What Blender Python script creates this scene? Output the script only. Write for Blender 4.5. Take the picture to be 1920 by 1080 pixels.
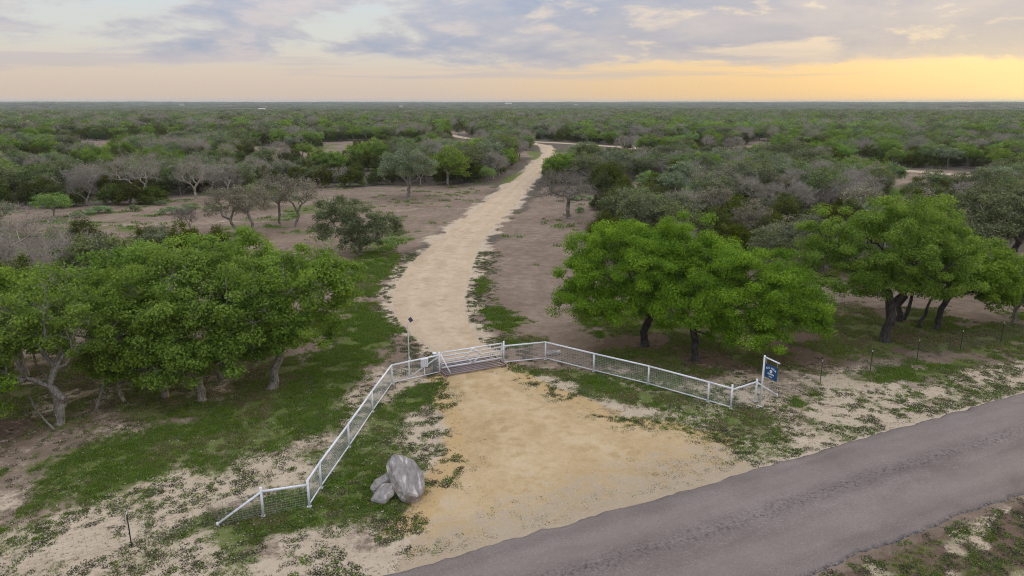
import bpy, math, random
import numpy as np
from mathutils import Vector, Matrix

for o in list(bpy.data.objects): bpy.data.objects.remove(o)
SC = bpy.context.scene
COL = SC.collection
R = math.radians

# ------------------------------------------------------------------ camera
cam_d = bpy.data.cameras.new('camera'); cam = bpy.data.objects.new('camera', cam_d); COL.objects.link(cam)
cam.location = (0, 0, 15.0); cam.rotation_euler = (R(90 - 14.69), 0, 0)
cam_d.sensor_width = 36; cam_d.lens = 24.956; cam_d.clip_start = 0.1; cam_d.clip_end = 30000
SC.camera = cam

# ------------------------------------------------------------------ light
SUN_AZ, SUN_EL = 36.0, 8.0            # degrees clockwise from +Y (straight ahead), degrees above the horizon
sx, sy = math.sin(R(SUN_AZ)), math.cos(R(SUN_AZ))
sun_d = bpy.data.lights.new('sun', 'SUN'); sun = bpy.data.objects.new('sun', sun_d); COL.objects.link(sun)
sun_d.energy = 1.5; sun_d.angle = R(18); sun_d.color = (1.0, .80, .52)
sun.rotation_euler = Vector((-sx * math.cos(R(SUN_EL)), -sy * math.cos(R(SUN_EL)), -math.sin(R(SUN_EL)))).to_track_quat('-Z', 'Y').to_euler()
sun.location = (60, 80, 60)
SC.view_settings.view_transform = 'Standard'; SC.view_settings.look = 'None'
SC.view_settings.exposure = 0.0; SC.view_settings.gamma = 1.0; SC.view_settings.use_curve_mapping = False
SC.cycles.use_denoising = True; SC.cycles.denoising_prefilter = 'NONE'; SC.cycles.filter_width = 1.1
SC.cycles.max_bounces = 6; SC.cycles.diffuse_bounces = 4; SC.cycles.transmission_bounces = 4; SC.cycles.glossy_bounces = 2
SC.cycles.volume_bounces = 0; SC.cycles.transparent_max_bounces = 8
SC.cycles.use_adaptive_sampling = True; SC.cycles.adaptive_threshold = 0.02

class NT:
    """small helper round a node tree"""
    def __init__(s, tree): s.t = tree; s.n = tree.nodes; s.l = tree.links
    def new(s, typ, **kw):
        n = s.n.new(typ)
        for k, v in kw.items(): setattr(n, k, v)
        return n
    def put(s, sock, v):
        if isinstance(v, bpy.types.NodeSocket): s.l.new(v, sock)
        else: sock.default_value = v
    def math(s, op, a, b=0.0, c=None, clamp=False):
        n = s.new('ShaderNodeMath', operation=op); n.use_clamp = clamp
        s.put(n.inputs[0], a); s.put(n.inputs[1], b)
        if c is not None: s.put(n.inputs[2], c)
        return n.outputs[0]
    def mix(s, f, a, b, mode='MIX'):
        n = s.new('ShaderNodeMix', data_type='RGBA', blend_type=mode)
        s.put(n.inputs['Factor'], f)
        for nm, v in (('A', a), ('B', b)):
            sk = [i for i in n.inputs if i.name == nm and i.type == 'RGBA'][0]
            s.put(sk, v if isinstance(v, bpy.types.NodeSocket) else (*v, 1) if len(v) == 3 else v)
        return [o for o in n.outputs if o.type == 'RGBA'][0]
    def step(s, v, lo, hi, a=0.0, b=1.0):
        n = s.new('ShaderNodeMapRange', interpolation_type='SMOOTHSTEP')
        s.put(n.inputs[0], v); s.put(n.inputs[1], lo); s.put(n.inputs[2], hi); s.put(n.inputs[3], a); s.put(n.inputs[4], b)
        return n.outputs[0]
    def noise(s, vec, scale, detail=4, rough=.55, dist=0.0, col=False):
        n = s.new('ShaderNodeTexNoise'); s.put(n.inputs['Vector'], vec); n.inputs['Scale'].default_value = scale
        n.inputs['Detail'].default_value = detail; n.inputs['Roughness'].default_value = rough; n.inputs['Distortion'].default_value = dist
        return n.outputs['Color' if col else 'Fac']
    def ramp(s, v, stops):
        n = s.new('ShaderNodeValToRGB'); s.put(n.inputs[0], v); e = n.color_ramp.elements
        while len(e) < len(stops): e.new(0.5)
        for el, (p, c) in zip(e, stops): el.position = p; el.color = (*c, 1)
        return n.outputs[0]
    def xyz(s, x, y, z):
        n = s.new('ShaderNodeCombineXYZ')
        for i, v in enumerate((x, y, z)): s.put(n.inputs[i], v)
        return n.outputs[0]

def build_world():
    w = bpy.data.worlds.new('World'); SC.world = w; w.use_nodes = True
    w.node_tree.nodes.clear(); q = NT(w.node_tree)
    tc = q.new('ShaderNodeTexCoord').outputs['Generated']
    sp = q.new('ShaderNodeSeparateXYZ'); q.put(sp.inputs[0], tc); x, y, z = sp.outputs
    zc = q.math('MAXIMUM', z, 0.0)
    sky = q.new('ShaderNodeTexSky', sky_type='NISHITA'); sky.sun_disc = False
    sky.sun_elevation = R(SUN_EL); sky.sun_rotation = R(SUN_AZ); sky.dust_density = 2.0; sky.ozone_density = 1.5
    sc_ = q.new('ShaderNodeVectorMath', operation='SCALE'); q.put(sc_.inputs[0], sky.outputs[0]); sc_.inputs['Scale'].default_value = 0.12
    s = q.math('ADD', q.math('MULTIPLY', x, sx), q.math('MULTIPLY', y, sy))       # cosine to the sun's bearing
    near = q.step(s, .70, 1.03)
    # clear air between the clouds
    away = q.ramp(zc, [(0, (.66, .53, .43)), (.035, (.67, .56, .46)), (.075, (.61, .61, .56)), (.13, (.52, .57, .60)), (.5, (.50, .56, .64))])
    gold = q.ramp(zc, [(0, (.86, .57, .25)), (.04, (.84, .58, .28)), (.075, (.80, .61, .38)), (.13, (.66, .58, .47)), (.5, (.52, .54, .58))])
    air = q.mix(near, away, gold)
    air = q.mix(.04, air, sc_.outputs[0])
    # clouds: a stretched layer
    v = q.xyz(q.math('MULTIPLY', x, 2.6), q.math('MULTIPLY', y, 2.6), q.math('MULTIPLY', z, 9.5))
    n1 = q.noise(v, 1.75, 9, .60, .25)
    v2 = q.xyz(q.math('ADD', q.math('MULTIPLY', x, 2.6), .16), q.math('ADD', q.math('MULTIPLY', y, 2.6), .10), q.math('ADD', q.math('MULTIPLY', z, 9.5), -.12))
    n2 = q.noise(v2, 1.75, 9, .60, .25)
    lift = q.step(zc, .028, .072)
    cov = q.math('ADD', n1, q.math('MULTIPLY', q.math('SUBTRACT', lift, 1.0), .22))
    thick = q.step(q.math('ADD', cov, q.math('MULTIPLY', near, q.step(zc, .035, .065, 0.0, .07))), .38, .475)
    base = q.ramp(q.step(cov, .38, .66), [(0, (.55, .52, .51)), (.40, (.40, .41, .475)), (1, (.24, .315, .45))])
    base = q.mix(q.math('MULTIPLY', near, .55), base, (.50, .44, .43))
    edge = q.step(q.math('SUBTRACT', n1, n2), .03, .17)
    warm = q.mix(near, (.68, .57, .52), (1.0, .78, .48))
    cl = q.mix(q.math('MULTIPLY', edge, .6), base, warm)
    c = q.mix(q.math('MULTIPLY', thick, .88), air, cl)
    # long thin bank low over the land
    v3 = q.xyz(q.math('MULTIPLY', x, 1.3), q.math('MULTIPLY', y, 1.3), q.math('MULTIPLY', z, 26.0))
    n3 = q.noise(v3, 1.9, 6, .55, .2)
    bank = q.math('MULTIPLY', q.step(n3, .50, .62), q.math('MULTIPLY', q.step(zc, .018, .035), q.step(zc, .075, .055)))
    c = q.mix(q.math('MULTIPLY', bank, .6), c, q.mix(near, (.50, .46, .48), (.62, .52, .44)))
    # glow round the hidden sun
    g = q.math('MULTIPLY', q.math('POWER', q.math('MAXIMUM', s, 0.0), 900.0), q.step(zc, .07, .0))
    c = q.mix(q.math('MULTIPLY', g, .85), c, (1.15, .88, .30))
    g2 = q.math('MULTIPLY', q.math('POWER', q.math('MAXIMUM', s, 0.0), 70.0), q.step(zc, .16, .0))
    c = q.mix(q.math('MULTIPLY', g2, .38), c, (1.05, .84, .42))
    # luminance rises towards the zenith as under any clouded sky (CIE overcast law, 1 + 2 sin h)
    k = q.math('MULTIPLY_ADD', zc, 2.0, 1.0)
    fin = q.new('ShaderNodeVectorMath', operation='SCALE'); q.put(fin.inputs[0], c); q.put(fin.inputs['Scale'], k)
    bg = q.new('ShaderNodeBackground'); q.put(bg.inputs[0], fin.outputs[0]); bg.inputs[1].default_value = 1.0
    out = q.new('ShaderNodeOutputWorld'); q.l.new(bg.outputs[0], out.inputs[0])
    w.cycles.sampling_method = 'MANUAL'; w.cycles.sample_map_resolution = 1024
build_world()

# ------------------------------------------------------------------ numeric helpers
def _hash(ix, iy, seed):
    h = (ix.astype(np.int64) * 374761393 + iy.astype(np.int64) * 668265263 + seed * 1442695041) & 0xffffffff
    h = ((h ^ (h >> 13)) * 1274126177) & 0xffffffff
    return ((h ^ (h >> 16)) & 0xffff) / 65535.0
def vnoise(x, y, seed=0):
    x = np.asarray(x, float); y = np.asarray(y, float)
    ix = np.floor(x); iy = np.floor(y); fx = x - ix; fy = y - iy
    fx = fx * fx * (3 - 2 * fx); fy = fy * fy * (3 - 2 * fy)
    a = _hash(ix, iy, seed); b = _hash(ix + 1, iy, seed); c = _hash(ix, iy + 1, seed); d = _hash(ix + 1, iy + 1, seed)
    return (a * (1 - fx) + b * fx) * (1 - fy) + (c * (1 - fx) + d * fx) * fy
def fbm(x, y, seed=0, oct=4):
    t = 0; a = .5; s = 0
    for i in range(oct):
        t = t + a * vnoise(x, y, seed + i * 17); s += a; x = np.asarray(x) * 2.03 + 3.1; y = np.asarray(y) * 2.03 + 1.7; a *= .5
    return t / s
def sstep(v, lo, hi):
    t = np.clip((v - lo) / (hi - lo), 0, 1); return t * t * (3 - 2 * t)
def sdf(poly, X, Y):
    """signed distance to a polygon, positive inside"""
    X = np.asarray(X, float); Y = np.asarray(Y, float)
    d = np.full(X.shape, 1e9); ins = np.zeros(X.shape, bool); n = len(poly)
    for i in range(n):
        ax, ay = poly[i]; bx, by = poly[(i + 1) % n]; ex, ey = bx - ax, by - ay
        t = np.clip(((X - ax) * ex + (Y - ay) * ey) / (ex * ex + ey * ey + 1e-12), 0, 1)
        d = np.minimum(d, np.hypot(X - ax - t * ex, Y - ay - t * ey))
        c = ((ay > Y) != (by > Y)); ins ^= c & (X < (bx - ax) * (Y - ay) / ((by - ay) if by != ay else 1e-12) + ax)
    return np.where(ins, d, -d)
def dline(pts, X, Y):
    d = np.full(np.shape(X), 1e9)
    for (ax, ay), (bx, by) in zip(pts[:-1], pts[1:]):
        ex, ey = bx - ax, by - ay
        t = np.clip(((X - ax) * ex + (Y - ay) * ey) / (ex * ex + ey * ey), 0, 1)
        d = np.minimum(d, np.hypot(X - ax - t * ex, Y - ay - t * ey))
    return d
def terrain(x, y):
    d = np.hypot(x, y)
    z = -9 * sstep(d, 600, 1700) * (1 - sstep(d, 2200, 4500)) + 7 * sstep(d, 3500, 7000)
    return z + (fbm(np.asarray(x) / 420., np.asarray(y) / 420., 5, 3) - .5) * 15 * sstep(d, 300, 1400)

# ------------------------------------------------------------------ mesh helpers
def mesh_np(name, V, F, mat=None, smooth=True, attrs=None):
    V = np.asarray(V, np.float32); F = np.asarray(F, np.int32)
    me = bpy.data.meshes.new(name); n, k = F.shape
    me.vertices.add(len(V)); me.vertices.foreach_set('co', V.ravel())
    me.loops.add(n * k); me.loops.foreach_set('vertex_index', F.ravel())
    me.polygons.add(n); me.polygons.foreach_set('loop_start', np.arange(0, n * k, k, dtype=np.int32))
    me.polygons.foreach_set('loop_total', np.full(n, k, np.int32))
    me.polygons.foreach_set('use_smooth', np.full(n, smooth))
    me.update(calc_edges=True)
    for an, (typ, data) in (attrs or {}).items():
        a = me.attributes.new(an, typ, 'POINT')
        a.data.foreach_set('color' if typ == 'FLOAT_COLOR' else 'vector' if typ == 'FLOAT_VECTOR' else 'value', np.asarray(data, np.float32).ravel())
    if mat: me.materials.append(mat)
    return me
def link(name, me, parent=None, loc=None, **props):
    o = bpy.data.objects.new(name, me); COL.objects.link(o)
    if parent: o.parent = parent
    if loc is not None: o.location = loc
    for k, v in props.items(): o[k] = v
    return o
def thing(name, label, cat, loc=(0, 0, 0), rz=0.0, group=None):
    o = bpy.data.objects.new(name, None); COL.objects.link(o); o.empty_display_size = .3
    o.location = loc; o.rotation_euler = (0, 0, rz); o['label'] = label; o['category'] = cat
    if group: o['group'] = group
    return o
def tubes_np(segs, sides, D0=None, D1=None):
    """segs: array (n, 8) of p0, p1, r0, r1 -> verts, quads; D0, D1 tilt the end rings so that runs of segments join"""
    S = np.asarray(segs, float)
    if len(S) == 0: return np.zeros((0, 3)), np.zeros((0, 4), int)
    p0, p1, r0, r1 = S[:, :3], S[:, 3:6], S[:, 6], S[:, 7]
    d = p1 - p0; d = d / np.maximum(np.linalg.norm(d, axis=1, keepdims=True), 1e-9)
    ref = np.array([.83, .21, .11]) if D0 is not None else None
    a = np.arange(sides) / sides * 2 * np.pi
    def ring(t):
        if ref is None: up = np.where(np.abs(t[:, 2:3]) > .9, np.array([[1., 0, 0]]), np.array([[0, 0, 1.]]))
        else: up = np.broadcast_to(ref, t.shape)
        u = np.cross(t, up); u /= np.maximum(np.linalg.norm(u, axis=1, keepdims=True), 1e-9); v = np.cross(t, u)
        return u[:, None] * np.cos(a)[None, :, None] + v[:, None] * np.sin(a)[None, :, None]
    A = p0[:, None] + ring(d if D0 is None else D0) * r0[:, None, None]; B = p1[:, None] + ring(d if D1 is None else D1) * r1[:, None, None]
    V = np.concatenate([A, B], 1).reshape(-1, 3)
    i = np.arange(sides); q = np.stack([i, (i + 1) % sides, sides + (i + 1) % sides, sides + i], 1)
    F = (np.arange(len(S))[:, None, None] * 2 * sides + q[None]).reshape(-1, 4)
    return V, F
def join(parts):
    Vs, Fs, off = [], [], 0
    for V, F in parts:
        if len(V) == 0: continue
        Vs.append(V); Fs.append(np.asarray(F) + off); off += len(V)
    return np.concatenate(Vs), np.concatenate(Fs)
def pipe(name, pts, r, mat, parent=None, sides=10, cap=True):
    """a round bar through pts, closed at both ends"""
    pts = [Vector(p) for p in pts]; rings = []; V = []; F = []
    for i, p in enumerate(pts):
        d = (pts[min(i + 1, len(pts) - 1)] - pts[max(i - 1, 0)]).normalized()
        up = Vector((1, 0, 0)) if abs(d.z) > .9 else Vector((0, 0, 1))
        u = d.cross(up).normalized(); v = d.cross(u)
        rings.append(len(V))
        V += [tuple(p + (u * math.cos(a) + v * math.sin(a)) * r) for a in [k / sides * 2 * math.pi for k in range(sides)]]
    for a, b in zip(rings[:-1], rings[1:]):
        F += [(a + k, a + (k + 1) % sides, b + (k + 1) % sides, b + k) for k in range(sides)]
    me = bpy.data.meshes.new(name)
    caps = [tuple(reversed(range(sides))), tuple(range(rings[-1], rings[-1] + sides))] if cap else []
    me.from_pydata(V, [], F + caps)
    me.polygons.foreach_set('use_smooth', [True] * len(F) + [False] * len(caps)); me.materials.append(mat); me.update()
    return link(name, me, parent)
def box(name, size, mat, parent=None, loc=(0, 0, 0), rot=(0, 0, 0), bevel=.0):
    import bmesh
    bm = bmesh.new(); bmesh.ops.create_cube(bm, size=1); bmesh.ops.scale(bm, vec=size, verts=bm.verts)
    if bevel: bmesh.ops.bevel(bm, geom=list(bm.edges), offset=bevel, segments=2, affect='EDGES')
    me = bpy.data.meshes.new(name); bm.to_mesh(me); bm.free(); me.materials.append(mat)
    o = link(name, me, parent, loc); o.rotation_euler = rot; return o

# ------------------------------------------------------------------ materials
def material(name, build, rough=.8, spec=.3):
    m = bpy.data.materials.new(name); m.use_nodes = True; m.node_tree.nodes.clear(); q = NT(m.node_tree)
    out = q.new('ShaderNodeOutputMaterial'); b = q.new('ShaderNodeBsdfPrincipled'); b.inputs['Roughness'].default_value = rough
    b.inputs['Specular IOR Level'].default_value = spec
    q.l.new(b.outputs[0], out.inputs[0]); build(q, b, out); return m
def bump(q, b, h, strength, dist=.05):
    n = q.new('ShaderNodeBump'); n.inputs['Strength'].default_value = strength; n.inputs['Distance'].default_value = dist
    q.put(n.inputs['Height'], h); q.l.new(n.outputs[0], b.inputs['Normal'])
def pos(q): return q.new('ShaderNodeNewGeometry').outputs['Position']
def objco(q): return q.new('ShaderNodeTexCoord').outputs['Object']
def attr(q, n, out='Fac'):
    a = q.new('ShaderNodeAttribute'); a.attribute_name = n; return a.outputs[out]

def simple(name, c, rough=.5, var=.12, scale=6, metal=0, spec=.4):
    def f(q, b, o):
        n = q.noise(objco(q), scale, 4)
        q.put(b.inputs['Base Color'], q.mix(n, [k * (1 - var * 2) for k in c], [min(1, k * (1 + var)) for k in c])); b.inputs['Metallic'].default_value = metal
    return material(name, f, rough, spec)
M = {}
def white_paint(q, b, o):
    n = q.noise(pos(q), 3.0, 5); d = q.step(q.noise(pos(q), 9, 5, .6), .60, .72)
    q.put(b.inputs['Base Color'], q.mix(d, q.mix(n, (.74, .75, .77), (.84, .84, .85)), (.52, .47, .43)))
M['white'] = material('white_paint', white_paint, .42, .4)
M['wire'] = simple('galvanised_wire', (.50, .51, .52), .45, .1, 4, .0)
M['dull_wire'] = simple('weathered_wire', (.22, .21, .20), .55, .1, 4, .0)
M['rail'] = simple('rusted_rail_steel', (.29, .22, .205), .42, .2, 5, 0, .6)
M['grey_steel'] = simple('grey_steel', (.30, .32, .34), .45, .15, 5, .3)
M['green_post'] = simple('dark_green_post', (.022, .034, .026), .5, .2, 6)
M['solar'] = simple('solar_cell_black', (.012, .014, .026), .15, .1, 6)
M['box_white'] = simple('white_enclosure', (.78, .78, .80), .35, .05, 4)
M['sign_blue'] = simple('navy_blue_sign', (.010, .075, .215), .35, .08, 4)
M['sign_white'] = simple('white_vinyl', (.80, .82, .84), .4, .04, 4)
M['roof_metal'] = simple('pale_metal_roof', (.62, .60, .56), .4, .08, .2)
M['barn_wall'] = simple('cream_barn_wall', (.52, .47, .40), .7, .08, .2)
M['dark_open'] = simple('dark_doorway', (.03, .03, .03), .7, .08, .2)

def rock_mat(q, b, o):
    p = objco(q)
    st = q.new('ShaderNodeMapping'); q.put(st.inputs[0], p); st.inputs['Rotation'].default_value = (0, 0, R(-18)); st.inputs['Scale'].default_value = (2.4, .95, 1.5)
    n = q.noise(st.outputs[0], 1.7, 7, .65, .5); f = q.noise(p, 14, 6, .7)
    c = q.ramp(n, [(.30, (.16, .142, .128)), (.44, (.275, .246, .224)), (.55, (.36, .322, .292)), (.60, (.56, .50, .44)), (.66, (.70, .64, .56))])
    c = q.mix(q.math('MULTIPLY', q.step(f, .54, .74), .4), c, (.18, .165, .17))
    c = q.mix(q.math('MULTIPLY', q.step(q.noise(p, 3.1, 4), .58, .72), .45), c, (.42, .30, .24))
    q.put(b.inputs['Base Color'], c); bump(q, b, q.math('ADD', f, q.math('MULTIPLY', n, 1.5)), .7, .05)
M['rock'] = material('grey_limestone', rock_mat, .85, .25)

def bark(name, c1, c2):
    def f(q, b, o):
        p = objco(q); m = q.new('ShaderNodeMapping'); q.put(m.inputs[0], p); m.inputs['Scale'].default_value = (1, 1, .25)
        n = q.noise(m.outputs[0], 14, 5, .65)
        q.put(b.inputs['Base Color'], q.mix(q.step(n, .35, .65), c1, c2)); bump(q, b, n, .8, .03)
    return material(name, f, .9, .15)
M['bark_dark'] = bark('dark_oak_bark', (.035, .030, .027), (.105, .092, .082))
M['bark_grey'] = bark('grey_oak_bark', (.12, .105, .088), (.33, .295, .245))
M['bark_pale'] = bark('pale_dry_twigs', (.25, .22, .180), (.47, .42, .345))

def leaf(name, c1, c2, trans=.30, hue=.02, rough=.6, spec=.12, var=.36):
    """leaf colour varies from leaf to leaf and from tree to tree"""
    m = bpy.data.materials.new(name); m.use_nodes = True; m.node_tree.nodes.clear(); q = NT(m.node_tree)
    t = attr(q, 'tint'); ri = q.new('ShaderNodeObjectInfo').outputs['Random']
    c = q.mix(t, c1, c2)
    h = q.new('ShaderNodeHueSaturation'); q.put(h.inputs['Color'], c)
    q.put(h.inputs['Hue'], q.math('MULTIPLY_ADD', ri, hue * 2, .5 - hue)); q.put(h.inputs['Value'], q.math('MULTIPLY_ADD', ri, var, 1 - var * .5))
    q.put(h.inputs['Saturation'], q.math('MULTIPLY_ADD', q.math('FRACT', q.math('MULTIPLY', ri, 7.31)), var * .8, 1 - var * .5))
    b = q.new('ShaderNodeBsdfPrincipled'); b.inputs['Roughness'].default_value = rough; b.inputs['Specular IOR Level'].default_value = spec
    q.put(b.inputs['Base Color'], h.outputs[0])
    tr = q.new('ShaderNodeBsdfTranslucent'); q.put(tr.inputs[0], h.outputs[0])
    mx = q.new('ShaderNodeMixShader'); mx.inputs[0].default_value = trans
    q.l.new(b.outputs[0], mx.inputs[1]); q.l.new(tr.outputs[0], mx.inputs[2])
    out = q.new('ShaderNodeOutputMaterial'); q.l.new(mx.outputs[0], out.inputs[0]); return m
M['leaf_bright'] = leaf('fresh_oak_leaves', (.095, .200, .012), (.310, .475, .036), .42, .0, var=.0)
M['leaf_green'] = leaf('oak_leaves', (.105, .190, .016), (.310, .435, .058), .42, .006, var=.12)
M['leaf_grey'] = leaf('greyish_oak_leaves', (.105, .140, .050), (.300, .355, .150), .32, .025, var=.6)
M['leaf_cedar'] = leaf('cedar_foliage', (.045, .064, .007), (.155, .172, .020), .22, .025, var=.5)
M['leaf_lime'] = leaf('mesquite_leaves', (.15, .26, .035), (.32, .46, .105), .42, .015)
M['leaf_brown'] = leaf('brownish_oak_leaves', (.190, .175, .110), (.420, .385, .260), .34, .02)
M['leaf_pale'] = leaf('pale_shrub_leaves', (.16, .24, .08), (.32, .42, .18), .35, .02)
M['grass'] = leaf('grass_blades', (.082, .150, .012), (.205, .290, .036), .35, .02)
M['dry_grass'] = leaf('dry_grass_blades', (.150, .125, .055), (.340, .280, .140), .35, .02)
M['weed'] = leaf('dry_weed', (.055, .055, .026), (.15, .14, .075), .2, .03)
M['stone_chip'] = simple('limestone_chips', (.50, .42, .31), .9, .2, 3)

# ------------------------------------------------------------------ layout, metres on the ground
DRIVE = [(-4.19, 39.2, -.85, 40.7), (-4.79, 41.56, -1.16, 41.9), (-6.04, 43.59, -2.11, 43.59), (-7.16, 45.81, -2.57, 45.81), (-8.15, 48.24, -3.0, 48.24), (-8.97, 50.92, -3.43, 50.92), (-9.54, 53.89, -3.66, 53.89), (-9.83, 59.01, -3.75, 59.01), (-9.79, 65.12, -3.71, 65.12), (-9.17, 72.55, -3.5, 72.55), (-8.5, 78.45, -3.23, 78.45), (-7.29, 87.25, -2.25, 87.25), (-5.79, 98.16, -.67, 98.16), (-3.96, 112.03, 1.1, 112.03), (-1.46, 130.27, 3.02, 130.27), (.54, 144.25, 4.95, 144.25), (3.01, 161.48, 7.45, 161.48), (5.85, 183.24, 9.93, 183.24), (9.08, 211.6, 12.7, 211.6), (10.63, 235.82, 14.0, 235.82), (9.6, 254.28, 13.2, 255.28), (5.5, 270.0, 8.6, 272.5), (-2.0, 284.0, -.4, 287.0)]
DRIVE_C = [((a + c) / 2, (b + d) / 2) for a, b, c, d in DRIVE]
DRIVE_P = [(a, b) for a, b, c, d in DRIVE] + [(c, d) for a, b, c, d in reversed(DRIVE)]
CROSS = [(-125., 480.), (-82.28, 431.53), (-38.77, 363.96), (-15.29, 300.6), (10.34, 280.57), (33.63, 253.15), (48.88, 228.0), (64.37, 197.37), (78.85, 176.89), (88.96, 161.48), (95.08, 151.82), (103.38, 144.25), (125, 130)]
TRACK = [(-5.32, 100.66), (-11.02, 104.38), (-16.72, 100.66), (-23.19, 95.78), (-31.84, 91.32), (-44.69, 89.24), (-56.99, 87.25)]
APRON = [(-3.72, 37.46, -.43, 39.03), (-3.45, 34.93, .74, 36.79), (-2.5, 31.69, 2.75, 33.9), (-2.15, 27.96, 4.92, 31.69), (-2.77, 25.34, 7.58, 30.82), (-3.3, 22.77, 9.34, 29.6), (-4.2, 20.30, 10.7, 27.40), (-4.05, 19.75, 11.1, 27.0)]
APRON_P = [(a, b) for a, b, c, d in APRON] + [(c, d) for a, b, c, d in reversed(APRON)]
ROAD_O = np.array((3.86, 24.0)); ROAD_D = np.array((.9010, .4338)); ROAD_N = np.array((.4338, -.9010)); ROAD_W = 6.1
def road_st(X, Y):
    return (X - ROAD_O[0]) * ROAD_D[0] + (Y - ROAD_O[1]) * ROAD_D[1], (X - ROAD_O[0]) * ROAD_N[0] + (Y - ROAD_O[1]) * ROAD_N[1]
GRASS = [[(-21.92, 27.49), (-18.75, 22.94), (-16.55, 24.18), (-14.18, 27.04), (-11.19, 27.49), (-8.74, 29.46), (-7.92, 37.99), (-7.6, 43.59), (-7.95, 45.81), (-10.93, 53.89), (-13.09, 52.37), (-12.43, 43.59), (-12.31, 36.4), (-14.41, 34.93), (-16.59, 32.29), (-18.74, 29.99)],
 [(-6.45, 36.4), (-3.81, 37.0), (-4.61, 29.46), (-3.6, 27.04), (-3.83, 23.81), (-6.99, 22.77), (-10.6, 22.12), (-12.31, 22.12), (-11.03, 24.18), (-8.31, 26.16), (-7.52, 30.54)],
 [(-13.45, 53.89), (-11.66, 55.5), (-11.68, 78.45), (-13.92, 87.25), (-15.57, 78.45), (-15.56, 65.12)],
 [(-.31, 38.4), (2.22, 39.7), (11.08, 33.24), (13.44, 34.58), (17.16, 36.79), (23.0, 38.83), (24.29, 37.58), (18.24, 35.29), (15.27, 32.92), (12.22, 31.1), (10.35, 29.99), (7.25, 31.69), (4.48, 34.58), (1.49, 37.18)],
 [(22.69, 38.83), (26.0, 39.7), (40.7, 48.12), (40.11, 44.43), (25.69, 38.66)],
 [(-2.36, 50.22), (-1.2, 50.92), (.37, 47.61), (-.18, 45.57), (-1.66, 46.75)], [(-3.4, 59.95), (-2.59, 60.92), (-1.58, 58.09), (-2.31, 53.89), (-3.0, 55.5)],
 [(-3.52, 134.62), (3.01, 165.48), (4.73, 158.95), (0, 134.62)], [(4.95, 223.06), (8.52, 230.55), (9.21, 207.33), (5.69, 191.83)], [(-.69, 43.59), (.53, 44.45), (1.73, 43.59), (0, 42.55)]]
LITTER = [[(4.63, 41.56), (8.0, 50.24), (20.47, 52.24), (32.61, 50.99), (28.58, 42.61), (18.65, 38.83), (14.01, 37.99), (11.25, 36.79)],
          [(-24.25, 26.0), (-21.5, 28.94), (-20.35, 32.3), (-12.99, 34.93), (-12.19, 40), (-20.93, 44), (-32.12, 38.93)]]
SAND = [[(-18.75, 18.0), (-19.4, 22.44), (-16.44, 24.0), (-14.08, 26.81), (-11.79, 27.26), (-10.87, 26.59), (-11.85, 24.18), (-12.97, 21.2), (-13.97, 18.8)],
        [(10.35, 28.45), (13.24, 31.1), (16.35, 33.57), (21.09, 35.29), (30.95, 40.43), (40, 44.5), (40, 41.5), (27.72, 35.8), (19.16, 31.69), (12.75, 28.54)],
        [(-9.6, 27.4), (-8.4, 29.6), (-7.6, 33), (-7.0, 32.6), (-6.9, 29.0), (-7.6, 26.2), (-8.7, 25.6)]]
CLEAR = [[(-72.97, 100.66), (-64.68, 103.29), (-54.58, 115.27), (-41.71, 120.85), (-32.75, 128.6), (-20.14, 130.62), (-3.02, 132.62), (-4.45, 98.16), (-11.12, 70.55), (-15.57, 58.45), (-22.01, 68.55), (-28.74, 74.45), (-38.77, 74.89), (-48.5, 78.45), (-60.94, 86.24)],
         [(-68.29, 191.83), (-86.77, 250.09), (-61.35, 235.55), (-40.73, 214.6), (-40.53, 188.83)],
         [(2.23, 98.16), (6.83, 130.27), (13.11, 130.62), (11.31, 108.96), (9.2, 85.35), (8.78, 72.55), (5.5, 58), (3.36, 53.89), (2.76, 43.59), (-2.17, 45.81), (-3.55, 57.21), (-1.8, 78.45)],
         [(19.14, 136.62), (30.27, 139.38), (27.0, 121.84), (18.27, 118.33)],
         [(76, 160), (96, 164), (112, 150), (96, 140), (84, 148)]]

def open_patch(X, Y, m=0.0):
    """small glades in the scrub"""
    return (fbm(X / 24., Y / 30., 141, 3) + .10 * (1 - sstep(Y, 120, 170)) * (X > 0) < np.where(X < -.02 * Y, .455, .385) + m) & (Y > np.where(X < -.02 * Y, 172, 60))
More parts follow.
